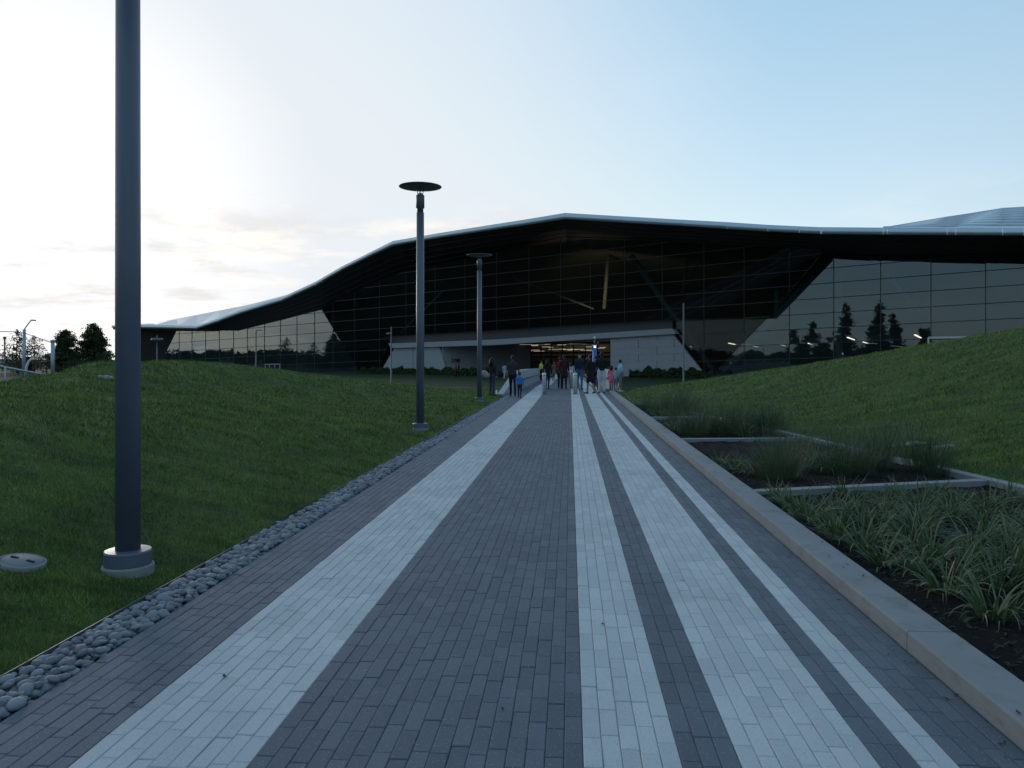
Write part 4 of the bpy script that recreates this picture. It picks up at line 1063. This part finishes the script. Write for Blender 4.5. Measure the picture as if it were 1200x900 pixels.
# a far wood closes the view behind and beside the viewer
r = np.random.default_rng(77); n = 26000; a = r.uniform(R_(30), R_(318), n); a = np.where(r.uniform(0, 1, n) < .75, r.uniform(R_(95), R_(318), n), a); d = r.uniform(420, 520, n)
prof = 4.5 + 2.2 * np.sin(a * 23) * np.sin(a * 41 + 1) + 1.2 * np.sin(a * 97)
P = np.stack([d * np.sin(a), d * np.cos(a), LOW + np.abs(prof) * r.uniform(0, 1, n) ** .6 + .5], 1); v, f = leaf_cloud(P, 2.2, r)
tag(link("far_wood", np_mesh("far_wood", v, f, M['oak'])), "far dark line of woodland along the horizon", "woodland", kind="stuff")

# ================================================================== HEDGES
M['hedge'] = fol_mat("hedge_leaves", (0.014, 0.028, 0.010), (0.045, 0.075, 0.026))
def hedge(pts, w, h, n, seed, label, leaf=.12):
    r = np.random.default_rng(seed); o0 = np.array(pts[0]); e = empty("hedge", tuple(o0)); P = []; seg = [np.linalg.norm(np.array(b) - np.array(a)) for a, b in zip(pts, pts[1:])]; tot = sum(seg); mb = MB()
    for (a, b), L in zip(zip(pts, pts[1:]), seg):
        a, b = np.array(a), np.array(b); m = int(n * L / tot); t = r.uniform(0, 1, m); dr = (b - a) / L; sd = np.cross(dr, UP)
        s = t * L + a[0] * 3; hh = h * (0.72 + .28 * np.sin(s * 1.9) * np.sin(s * .83 + 1) + .12 * np.sin(s * 5.1)); ph = r.uniform(0, math.pi, m); k_ = r.uniform(.55, 1, m)
        P.append(a + dr * (t * L)[:, None] + sd * (np.cos(ph) * w / 2 * k_)[:, None] + UP * (np.sin(ph) * hh * k_)[:, None] - o0)
        for q in np.arange(.3, L, .8): mb.tube([tuple(a + dr * q - o0 - UP * .1), tuple(a + dr * q - o0 + UP * h * .6)], .02, 5)
    mb.build("stems", M['bark'], e); v, f = leaf_cloud(np.concatenate(P), leaf, r); link("foliage", np_mesh("foliage", v, f, M['hedge']), e); return tag(e, label, "hedge")
def at_foot(u, m): p = FAC.off(m).hit(u, HY); return (p[0], p[1], LOW)
hedge([at_foot(424, 3.5), at_foot(470, 4), at_foot(520, 5), at_foot(560, 9), at_foot(592, 12)], 1.6, 1.15, 9000, 1, "low dark hedge along the foot of the left entrance wall", .16)
hedge([at_foot(738, 6), at_foot(780, 4.5), at_foot(835, 3.5)], 1.6, 1.3, 6000, 2, "low dark hedge along the foot of the right entrance wall", .16)
cr = [at_depth(u, v - .2, d * 1.03) for u, v, d in crestR if 830 < u <= 1210]
hedge([(p[0], p[1], p[2] - .22) for p in cr], .7, .30, 12000, 3, "low trailing hedge along the crest of the right mound", .06)

# ================================================================== PARAPETS, BOLLARDS, SMALL FURNITURE
def parapet(side, label):
    s = -1 if side == 'l' else 1; xi = (PX0 - .02) if s < 0 else (KX1 + .05)
    e = empty("parapet_wall", (xi, 37.0, 0)); th = (.28 if s < 0 else .22) * s; Hh = 1.0
    def sec(x, y, h, z): return [(x - xi, y - 37, z - .6), (x - xi + th, y - 37, z - .6), (x - xi + th, y - 37, z + h), (x - xi, y - 37, z + h)]
    def run(ss, name, mat=M['concrete']):
        mb = MB(); vs = [p for q in ss for p in q]; n = len(ss)
        fs = [tuple(4 * i + k_ for k_ in f) for i in range(n - 1) for f in ((0, 1, 5, 4), (1, 2, 6, 5), (2, 3, 7, 6), (3, 0, 4, 7))] + [(3, 2, 1, 0), (4 * n - 4, 4 * n - 3, 4 * n - 2, 4 * n - 1)]
        mb.add(vs, fs).build(name, mat, e)
    y0 = 33.6 if s < 0 else 36.9; fl = .45 if s < 0 else .12
    run([sec(xi + fl * s, y0, .04, 0), sec(xi + fl * .58 * s, y0 + 1.4, .42, 0), sec(xi, y0 + 3.4, Hh, 0)], "sloping_end")
    y = y0 + 3.42
    while y < 95:
        y1 = min(y + 9.6, 96); run([sec(xi, y, Hh, path_z(y)), sec(xi, y1 - .03, Hh, path_z(y1))], "wall_length"); y = y1
    mb = MB(); pts = [(-.16 * s * 1.0, yy - 37, path_z(yy) + .55) for yy in (38.5, 50, 70, 94)]
    mb.tube(pts, .035, 8); mb.build("handrail", M['post_grey'], e)
    for yy in np.arange(39, 94, 3.0): MB().bar((-.15 * s, yy - 37, path_z(yy) + .55), (.02 * s, yy - 37, path_z(yy) + .52), .04, .04).build("rail_bracket", M['post_grey'], e)
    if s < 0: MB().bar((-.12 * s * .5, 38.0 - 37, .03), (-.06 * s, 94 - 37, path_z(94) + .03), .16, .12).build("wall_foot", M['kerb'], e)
    return tag(e, label, "parapet")
parapet('l', "pale concrete parapet with sloping end left of the walkway, beside the bollards")
parapet('r', "concrete parapet with sloping end right of the walkway, behind the people")

M['bollard'] = plain("pale_bollard_steel", (0.48, 0.49, 0.48), 0.4, 0.3, var=.08)
bol = {"shaft": MB().lathe([(.088, 0), (.088, .90), (.080, .93), (.05, .945), (0, .948)], 20).mesh("shaft", M['bollard']),
       "base_ring": MB().lathe([(.12, 0), (.12, .015), (.089, .022)], 20).mesh("base_ring", M['post_grey']),
       "groove": MB().lathe([(.0895, .80), (.0895, .83)], 20).mesh("groove", M['post_grey'])}
def bollard(u, v, label):
    p = on_z(u, v, 0.0); z = path_z(p[1]); e = empty("bollard", (p[0], p[1], z + .002))
    for nm, me in bol.items(): link(nm, me, e)
    return tag(e, label, "bollard", "pale bollards across the walkway")
bollard(637.8, 461.8, "left pale bollard in front of the person in dark clothes")
bollard(674.3, 461.8, "right pale bollard in front of the man in jeans")
bollard(669.8, 455, "farther bollard half hidden behind the right one")

# blue emergency call column
M['blue_paint'] = plain("blue_column_paint", (0.02, 0.10, 0.36), 0.4, var=.1)
M['beacon'] = emitter("blue_white_beacon", (0.55, 0.80, 1.0), 1.2)
p = at_depth(697, HY, 47.0); e = tag(empty("emergency_call_column", (p[0], p[1], path_z(p[1]))), "tall blue emergency call column with lit beacon behind the people", "call column")
MB().lathe([(.16, 0), (.16, .04), (.13, .05), (.13, 2.26), (.10, 2.30), (.0, 2.30)], 20).build("column", M['blue_paint'], e)
MB().lathe([(.07, 2.30), (.075, 2.36), (.06, 2.42), (0, 2.44)], 16).build("beacon", M['beacon'], e)
MB().tube([(0, 0, 2.40), (0, 0, 2.86)], .035, 8).build("mast", M['post_grey'], e)
MB().lathe([(.075, 2.86), (.075, 2.92), (.05, 2.98), (0, 3.0)], 12).build("camera_dome", M['bollard'], e)
MB().bar((0, 0, 2.50), (.20, 0, 2.55), .05, .05).box((.20, -.05, 2.62), (.09, .22, .09)).build("camera_arm", M['post_grey'], e)
MB().box((-.12, 0, 2.30), (.12, .1, .30)).build("speaker", M['blue_paint'], e)
MB().box((0, -.13, 1.25), (.16, .03, .34)).build("call_panel", M['post_grey'], e)

# leaf litter blown against the kerb and over the pavers
r = np.random.default_rng(9); n = 90; y = 3.0 + 14 * r.uniform(0, 1, n) ** 1.5; x = np.where(r.uniform(0, 1, n) < .6, KX0 - np.abs(r.normal(0, .07, n)) - .01, r.uniform(PX0, PX1, n)); z = np.full(n, .006)
top_ = r.uniform(0, 1, n) < .18; x = np.where(top_, r.uniform(KX0 + .03, KX1 - .03, n), x); z = np.where(top_, KH + .006, z)
L = r.uniform(.008, .022, n); a = r.uniform(0, 6.28, n); V = np.empty((n, 4, 3))
for i, (su, sv, zz_) in enumerate(((-1, 0, .004), (0, -.45, 0), (1, 0, .006), (0, .45, .002))): V[:, i] = np.stack([x + L * (su * np.cos(a) - sv * np.sin(a)), y + L * (su * np.sin(a) + sv * np.cos(a)), z + zz_], 1)
tag(link("leaf_litter", np_mesh("leaf_litter", V.reshape(-1, 3), np.arange(4 * n).reshape(-1, 4), M['chip'])), "scattered dry leaf bits on the pavers and kerb", "leaf litter", kind="stuff")
M['bin'] = plain("dark_bin", (0.03, 0.033, 0.036), 0.5, .1)
for u, w, lb in ((565.5, .68, "dark litter bin nearer the street number on the entrance wall"), (580, .68, "dark litter bin nearer the lamp post at the entrance wall")):
    p = at_depth(u, HY, 84); e = tag(empty("litter_bin", (p[0], p[1], LOW)), lb, "bin", "litter bins by the entrance wall")
    MB().box((0, 0, .62), (w, .55, 1.2)).build("body", M['bin'], e); MB().box((0, 0, 1.25), (w + .06, .61, .07)).build("lid", M['bin'], e); MB().box((0, -.29, 1.05), (w * .6, .03, .16)).build("mouth", M['black_metal'], e)
p = on_lawn(582, 462, zL); e = tag(empty("marker_post", (p[0], p[1], p[2])), "small white marker post in the grass by the parapet's end", "marker")
MB().lathe([(.07, -.05), (.07, .02), (.035, .03), (.035, .16), (.02, .19), (0, .19)], 12).build("post", M['lamp_lens'], e); MB().box((0, 0, .005), (.3, .16, .03)).build("plate", M['lamp_lens'], e)
# white bench-like frame on the crest of the right mound
p = FAC.off(2.0).hit(1110, HY); e = tag(empty("white_door_frame", (p[0], p[1], LOW)), "white door frame low in the right glass wing above the mound", "door frame")
zt = FAC.off(2.0).hit(1110, 395.5)[2] - LOW; w = 3.4
MB().bar((-E_[0] * w / 2, -E_[1] * w / 2, 0), (-E_[0] * w / 2, -E_[1] * w / 2, zt), .16, .16, up=tuple(E_)).build("jamb", M['lamp_lens'], e)
MB().bar((E_[0] * w / 2, E_[1] * w / 2, 0), (E_[0] * w / 2, E_[1] * w / 2, zt), .16, .16, up=tuple(E_)).build("jamb", M['lamp_lens'], e)
MB().bar((-E_[0] * w / 2, -E_[1] * w / 2, zt), (E_[0] * w / 2, E_[1] * w / 2, zt), .18, .2).build("head", M['lamp_lens'], e)

# ================================================================== PEOPLE
_cl = {}
def cloth(col, rough=.85):
    key = tuple(col)
    if key not in _cl:
        t = NT("cloth_%d" % len(_cl)); n = t.noise(9.0, 4.0, .6, t.obj()); f_ = t.noise(160.0, 2.0, .6, t.obj())
        t.set(Base_Color=t.mix(n, tuple(q * .75 for q in col), tuple(q * 1.2 for q in col)), Roughness=rough); t.b.inputs['Specular IOR Level'].default_value = .2
        t.bump(t.math('ADD', n, t.math('MULTIPLY', f_, .3)), .5, .02); _cl[key] = t.mat
    return _cl[key]
SKIN = {'l': cloth((.36, .23, .17), .55), 'm': cloth((.25, .15, .10), .55), 'd': cloth((.11, .065, .045), .55)}
HAIR = cloth((.012, .010, .009), .6); HAIR_B = cloth((.05, .032, .02), .6)
EYE = cloth((.02, .015, .012), .3)
class Body:
    def __init__(s): s.mb = MB(); s.smp = []; s.reg = []
    def seg(s, pts, rx, ry, reg, flat=None):
        """closed loft through pts; rx across, ry fore and aft"""
        n = 12; pts = [np.array(p, float) for p in pts]; vs = []; N = len(pts)
        for i, p in enumerate(pts):
            t = pts[min(i + 1, N - 1)] - pts[max(i - 1, 0)]; t /= np.linalg.norm(t)
            a = np.array([1.0, 0, 0]) if abs(t[0]) < .8 else np.array([0, 0, 1.0]); a -= t * (a @ t); a /= np.linalg.norm(a); b = np.cross(t, a)
            for k_ in range(n):
                th = 2 * math.pi * k_ / n; vs.append(p + a * rx[i] * math.cos(th) + b * ry[i] * math.sin(th))
        fs = [(i * n + k_, i * n + (k_ + 1) % n, (i + 1) * n + (k_ + 1) % n, (i + 1) * n + k_) for i in range(N - 1) for k_ in range(n)]
        vs += [pts[0] - (pts[1] - pts[0]) / np.linalg.norm(pts[1] - pts[0]) * min(rx[0], ry[0]) * .5, pts[-1] + (pts[-1] - pts[-2]) / np.linalg.norm(pts[-1] - pts[-2]) * min(rx[-1], ry[-1]) * .5]
        c0, c1 = N * n, N * n + 1
        fs += [((k_ + 1) % n, k_, c0) for k_ in range(n)] + [((N - 1) * n + k_, (N - 1) * n + (k_ + 1) % n, c1) for k_ in range(n)]
        s.mb.add(vs, fs)
        for i in range(N - 1):
            for f_ in np.linspace(0, 1, 7):
                s.smp.append((*(pts[i] * (1 - f_) + pts[i + 1] * f_), (max(rx[i], ry[i]) * .5 + min(rx[i], ry[i]) * .5) * (1 - f_) + f_ * (max(rx[i + 1], ry[i + 1]) * .5 + min(rx[i + 1], ry[i + 1]) * .5))); s.reg.append(reg)
    def ball(s, c, r, reg):
        c = np.array(c); n = 5; zs = np.sin(np.linspace(-1.35, 1.35, n)); s.seg([c + (0, 0, r[2] * z) for z in zs], [r[0] * math.sqrt(1 - z * z) for z in zs], [r[1] * math.sqrt(1 - z * z) for z in zs], reg)
def person(label, pos, height, face, top, bottom, shoes=(.03, .03, .03), skin='m', hair='short', sleeves='long', legs='long', stride=0.0, arms=None, bulk=1.0, loose=1.0, coat=0.0, skirt=0.0, cat="person", voxel=.0135, hair_mat=None, hat=None, group="people near the entrance"):
    """face: heading in degrees, 0 = walking away from the viewer, 180 = towards; arms: two (elbow, wrist) pairs in body space or None"""
    k_ = height / 1.75; B = Body(); T, Bt, Sk, Sh = 1, 2, 0, 3
    st = stride
    # legs
    low = 9
    for s, ph in ((-1, st), (1, -st)):
        hip = np.array([.088 * s, 0, .91]); kn = hip + np.array([.006 * s, .43 * math.sin(ph) + .03 * abs(st), -.43 * math.cos(ph)]); lp_ = ph - (.55 * abs(st) + .12 if ph < 0 else .04)
        an = kn + np.array([0, .42 * math.sin(lp_), -.42 * math.cos(lp_)]); fd = np.array([.18 * s, 1, -.55 * st if ph < 0 else .0]); fd /= np.linalg.norm(fd)
        lr = loose
        if legs == 'long':
            B.seg([hip + (0, 0, .04), (hip + kn) / 2, kn, (kn + an) / 2, an + (0, 0, .03)], [.092 * bulk, .078 * lr * bulk, .058 * lr, .055 * lr, .050 * lr], [.10 * bulk, .083 * lr * bulk, .062 * lr, .058 * lr, .054 * lr], Bt)
        else:
            B.seg([hip + (0, 0, .04), (hip + kn) / 2, kn + (0, 0, .03)], [.092 * bulk, .082 * lr, .070 * lr], [.10 * bulk, .085 * lr, .075 * lr], Bt)
            B.seg([kn + (0, 0, .08), kn, kn * .65 + an * .35, an], [.055, .047, .050, .034], [.055, .05, .055, .036], Sk)
        B.seg([an + (0, 0, .06), an + (0, 0, -.02)], [.038, .04], [.04, .045], Sh if legs == 'long' else Sk)
        heel = an + np.array([0, 0, -.035]) - fd * .055; B.seg([heel, heel + fd * .11, heel + fd * .21, heel + fd * .265], [.036, .042, .046, .034], [.040, .042, .030, .020], Sh)
        low = min(low, (heel + fd * .2)[2] - .032, heel[2] - .04)
    # trunk
    b = bulk
    B.seg([(0, 0, .86), (0, 0, .93), (0, 0, 1.0)], [.12 * b, .158 * b, .150 * b], [.09 * b, .108 * b, .100 * b], Bt)
    B.seg([(0, 0, .97 - .02), (0, 0, 1.08), (0, 0, 1.2), (0, .005, 1.33), (0, .0, 1.41), (0, -.005, 1.465), (0, 0, 1.50)], [.155 * b, .148 * b, .158 * b, .182 * b, .186 * b, .12, .07], [.108 * b, .104 * b, .108 * b, .115 * b, .10 * b, .078, .06], T)
    if coat: B.seg([(0, 0, 1.05), (0, 0, .9), (0, 0, .97 - coat)], [.150 * b, .172 * b, .20 * b], [.105 * b, .125 * b, .150 * b], T)
    if skirt: B.seg([(0, 0, 1.02), (0, 0, .9), (0, 0, .98 - skirt)], [.145 * b, .175 * b, .215 * b], [.10 * b, .13 * b, .17 * b], Bt)
    B.seg([(0, -.005, 1.44), (0, .01, 1.58)], [.058, .052], [.060, .056], Sk)
    # head: skull, jaw, nose, brow, ears
    B.ball((0, .005, 1.660), (.076, .096, .098), Sk); B.ball((0, .03, 1.60), (.056, .066, .062), Sk); B.ball((0, .108, 1.632), (.013, .018, .024), Sk); B.ball((0, .085, 1.672), (.05, .02, .014), Sk); B.ball((0, .088, 1.592), (.024, .014, .009), Sk)
    for s in (-1, 1): B.ball((.079 * s, .0, 1.638), (.013, .022, .030), Sk)
    # arms and hands
    for i, s in enumerate((-1, 1)):
        sh = np.array([.178 * s * b, 0, 1.425])
        if arms and arms[i]: el, wr = [np.array(q, float) for q in arms[i]]
        else:
            sw = (-st if s < 0 else st) * .8; el = sh + np.array([.05 * s, -.27 * math.sin(-sw) - .01, -.27 * math.cos(sw)]); wr = el + np.array([.0, .24 * math.sin(sw + .22), -.24 * math.cos(sw + .22)])
        B.seg([sh + (-.03 * s, 0, .0), (sh * .6 + el * .4), el], [.060 * b, .054 * b, .046], [.062 * b, .056 * b, .048], T)
        B.seg([el, el * .6 + wr * .4, wr], [.045, .041, .031], [.046, .043, .032], T if sleeves == 'long' else Sk)
        fd = wr - el; fd /= np.linalg.norm(fd); side = np.cross(fd, (1.0 * s, 0, 0)); side = side / (np.linalg.norm(side) + 1e-9)
        if abs(side[1]) < .3: side = np.array([0, 1.0, 0])
        palm = wr + fd * .055; B.seg([wr, palm, palm + fd * .035], [.022, .021, .019], [.030, .042, .040], Sk)
        for j, (o_, L) in enumerate(((-.033, .060), (-.011, .076), (.011, .080), (.033, .070))):
            r0 = palm + fd * .03 + side * o_; m_ = r0 + fd * L * .5 - np.array([.010 * s, 0, 0]); B.seg([r0, m_, m_ + fd * L * .5 - np.array([.022 * s, 0, 0])], [.0100, .0095, .008], [.0100, .0095, .008], Sk)
        t0 = wr + fd * .03 + side * .036; B.seg([t0, t0 + fd * .03 + side * .022, t0 + fd * .062 + side * .026 - np.array([.012 * s, 0, 0])], [.013, .012, .010], [.013, .012, .010], Sk)
    me = B.mb.mesh("raw_body", [])
    ob = bpy.data.objects.new("raw_body", me); COL.objects.link(ob); rm = ob.modifiers.new("remesh", 'REMESH'); rm.mode = 'VOXEL'; rm.voxel_size = voxel; rm.use_smooth_shade = True
    sm = ob.modifiers.new("smooth", 'SMOOTH'); sm.iterations = 2; sm.factor = .4
    dg = bpy.context.evaluated_depsgraph_get(); dg.update(); me2 = bpy.data.meshes.new_from_object(ob.evaluated_get(dg)); bpy.data.objects.remove(ob); bpy.data.meshes.remove(me)
    n = len(me2.polygons); C = np.empty(n * 3, np.float32); me2.polygons.foreach_get("center", C); C = C.reshape(-1, 3); S = np.array(B.smp); best = np.full(n, 1e9); reg = np.zeros(n, np.int32)
    for i in range(0, len(S), 40):
        dd = np.linalg.norm(C[:, None] - S[None, i:i + 40, :3], axis=2) - S[None, i:i + 40, 3]; j = dd.argmin(1); v = dd[np.arange(n), j]; up = v < best; best[up] = v[up]; reg[up] = np.array(B.reg[i:i + 40])[j[up]]
    for m_ in (SKIN[skin], cloth(top), cloth(bottom), cloth(shoes)): me2.materials.append(m_)
    me2.polygons.foreach_set("material_index", reg); me2.polygons.foreach_set("use_smooth", np.ones(n, bool)); me2.name = "body"
    e = empty("person", (pos[0], pos[1], pos[2] - low * k_ + .002), -math.radians(face)); e.scale = (k_, k_, k_)
    link("body", me2, e)
    mb = MB()                                            # hair: a cap that leaves the face free
    def cap(rx, ry, rz, c, z0=-.15):
        vs = []; fs = []; nu, nv = 18, 8
        for i in range(nv + 1):
            th = math.pi / 2 - (math.pi / 2 - z0 * 1.0 + .25) * i / nv
            for j in range(nu):
                ph = 2 * math.pi * j / nu; y = math.sin(ph) * math.cos(th); z = math.sin(th)
                if y > .2 and z < .45: z = .45 + (z - .45) * .15; y = y * .96
                vs.append((c[0] + rx * math.cos(ph) * math.cos(th), c[1] + ry * y, c[2] + rz * z))
        for i in range(nv):
            for j in range(nu): a, b_ = i * nu + j, i * nu + (j + 1) % nu; fs.append((a, a + nu, b_ + nu, b_))
        mb.add(vs, fs, 0, True)
    cap(.086, .106, .108, (0, .000, 1.662), -.35)
    if hair == 'long':
        for j in range(9):
            a = math.pi * (1.0 + .125 * j); x_, y_ = .075 * math.cos(a), .09 * math.sin(a); mb.tube([(x_, y_, 1.68), (x_ * 1.15, y_ * 1.1 - .01, 1.56), (x_ * 1.2, y_ * 1.0 - .035, 1.40)], [.03, .034, .016], 7)
    elif hair == 'tail': mb.tube([(0, -.10, 1.70), (0, -.15, 1.66), (0, -.14, 1.52)], [.025, .034, .012], 8)
    elif hair == 'bun': mb.lathe([(0, .05), (.05, .03), (.06, 0), (.04, -.04), (0, -.05)], 12, (0, -.09, 1.74))
    mb.build("hair", hair_mat or HAIR, e)
    if hat:
        MB().lathe([(.092, 1.665), (.096, 1.70), (.085, 1.75), (.05, 1.78), (0, 1.79)], 18).box((0, .13, 1.69), (.14, .12, .012)).build("cap", cloth(hat), e)
    eb = MB()
    for s in (-1, 1): eb.lathe([(0, .011), (.010, .005), (.012, 0), (.010, -.005), (0, -.011)], 8, (.031 * s, .092, 1.655))
    eb.build("eyes", EYE, e)
    return tag(e, label, cat, group)
def gpt(u, v):
    p = on_z(u, v, 0.0)
    if p[1] > 42:
        for _ in range(6): p = on_z(u, v, path_z(p[1]))
    return p
def hgt(v0, v1, p): return (v0 - v1) * (proj(p)[2]) / F
NAVY = (.012, .018, .045); BLACK = (.012, .012, .014); JEANS = (.05, .085, .16)
def ppl(label, u, v, vt, face, **kw):
    p = kw.pop('pos', None)
    if p is None: p = gpt(u, v)
    h = kw.pop('h', None) or hgt(v, vt, p)
    return person(label, p, h, face, **kw)
# standing on the grass beside the lamp post
p = on_lawn(576.5, 464, zL, 20); w1 = ppl("woman in dark jacket and jeans standing on the grass by the lamp post", 576.5, 464, 424, 35, pos=p, h=1.56, top=(.016, .016, .020), bottom=(.035, .05, .075), hair='long', skin='m', bulk=.95, arms=[((-.27, -.03, 1.17), (-.22, .14, 1.08)), None])
b_ = empty("shoulder_bag", (p[0] - .23, p[1] - .12, p[2] + .88)); tag(b_, "pale grey bag under the arm of the woman by the lamp post", "bag")
MB().add([(x_ * s_, y_, z_ * s_ + .02) for y_, s_ in ((-.07, .55), (-.045, .92), (0, 1.0), (.045, .92), (.07, .55)) for x_, z_ in ((-.17, .15), (-.19, .02), (-.10, -.13), (.05, -.17), (.15, -.13), (.16, -.02), (.06, .10), (-.08, .17))], [(i * 8 + j, i * 8 + (j + 1) % 8, i * 8 + 8 + (j + 1) % 8, i * 8 + 8 + j) for i in range(4) for j in range(8)] + [tuple(range(7, -1, -1)), tuple(range(32, 40))], 0, True).build("body", cloth((.26, .23, .23)), b_)
MB().tube([(-.16, .06, .17), (-.05, .06, .42), (.10, .06, .45), (.16, .06, .02)], .014, 6).build("strap", cloth((.08, .07, .07)), b_)
ppl("man in charcoal shirt and black trousers walking away beside a small boy", 601, 465, 417, -4, top=(.028, .030, .036), bottom=BLACK, skin='m', stride=.20, sleeves='short', bulk=1.08)
ppl("small boy in blue shirt and dark cap walking with the man in charcoal", 609, 466.5, 437, 4, top=(.03, .16, .42), bottom=(.022, .026, .04), stride=.16, hat=(.012, .014, .02), bulk=1.1)
ppl("person in lime yellow vest and dark trousers standing by the parapet", 634.2, 446.2, 423, 60, top=(.33, .48, .05), bottom=(.02, .022, .03), sleeves='short', bulk=1.12)
ppl("person in black walking away behind the left bollard", 641.5, 456.5, 422, 8, top=BLACK, bottom=(.012, .014, .02), stride=.15, hair='long')
ppl("person in dark patterned top and grey skirt, partly hidden beyond the walkers in black", 649.3, 446.5, 424, 180, top=(.07, .08, .07), bottom=(.10, .09, .09), skirt=.4, hair='long')
ppl("person in red jacket just left of the person in a maroon coat", 656.4, 455.3, 418.5, 10, top=(.16, .012, .02), bottom=(.014, .014, .018), stride=.10)
ppl("tall person in long maroon coat walking away up the centre", 661, 455.8, 416.3, 0, top=(.030, .012, .016), bottom=(.012, .012, .016), coat=.35, stride=.10, hair='short', bulk=1.05)
p = gpt(652.5, 448); wb = empty("white_carrier_bag", (p[0], p[1], path_z(p[1]) + .22)); tag(wb, "white carrier bag hanging left of the maroon coat", "bag")
MB().add([(-.14, -.06, 0), (.14, -.06, 0), (.14, .06, 0), (-.14, .06, 0), (-.13, -.04, .34), (.13, -.04, .34), (.13, .04, .34), (-.13, .04, .34)], [(3, 2, 1, 0), (0, 1, 5, 4), (1, 2, 6, 5), (2, 3, 7, 6), (3, 0, 4, 7), (4, 5, 6, 7)]).build("body", cloth((.62, .62, .62)), wb)
MB().tube([(-.07, 0, .33), (-.05, 0, .48), (.05, 0, .48), (.07, 0, .33)], .012, 6).build("handle", cloth((.62, .62, .62)), wb)
ppl("person in pale grey jacket half hidden behind the man in jeans", 669.3, 450.5, 424.5, 0, top=(.34, .35, .36), bottom=(.014, .015, .02), stride=.1, hair='long')
ppl("man in navy jacket and blue jeans walking towards the camera behind the right bollard", 679.3, 456.3, 415, 176, top=NAVY, bottom=(.05, .10, .20), skin='l', stride=.16, shoes=(.02, .02, .02))
ppl("woman in black dress with bare legs walking away right of the navy jacket", 691.8, 461.5, 416.3, -30, top=BLACK, bottom=BLACK, legs='short', skirt=.36, skin='m', hair='bun', stride=.14)
ppl("person in dark blue jacket and black trousers left of the white trousers", 698.8, 457, 417.5, 20, top=(.02, .05, .13), bottom=BLACK, hair='short', skin='l')
ppl("person in black top and loose white trousers standing with back turned", 705.3, 460.6, 413.2, 0, top=BLACK, bottom=(.42, .43, .46), loose=1.30, bulk=1.10, skin='d', stride=.05, arms=[((-.27, .02, 1.18), (-.12, .16, 1.12)), ((.27, .02, 1.18), (.12, .16, 1.12))])
ppl("girl in long pink coat beside the white trousers", 716.5, 458.5, 428.5, 25, top=(.62, .12, .17), bottom=(.10, .11, .13), coat=.33, hair='long', stride=.05, bulk=1.08)
ppl("child in pale grey top between the pink coat and the boy in light blue", 721.6, 459.5, 431, 20, top=(.28, .29, .33), bottom=(.13, .14, .16), legs='short', stride=.05)
ppl("boy in light blue shirt and grey shorts looking right at the kerb's end", 727, 459.5, 422, 75, top=(.22, .42, .55), bottom=(.14, .15, .17), legs='short', sleeves='short', shoes=(.45, .45, .45), skin='m', stride=.10)
# by the entrance wall, far off
for lb, u, kw in (("person in red jacket standing by the far street number wall", 534.3, dict(top=(.42, .02, .03), bottom=BLACK)), ("person in black standing close beside the far red jacket", 537.6, dict(top=BLACK, bottom=BLACK)), ("person in white and blue jersey walking near the litter bins", 591, dict(top=(.26, .34, .50), bottom=(.42, .44, .47), shoes=(.5, .5, .5), stride=.2))):
    d = 93.0 if u < 560 else 84.0; p = at_depth(u, HY, d); person(lb, (p[0], p[1], LOW), 1.68, 100 if u < 560 else 20, voxel=.02, **kw)
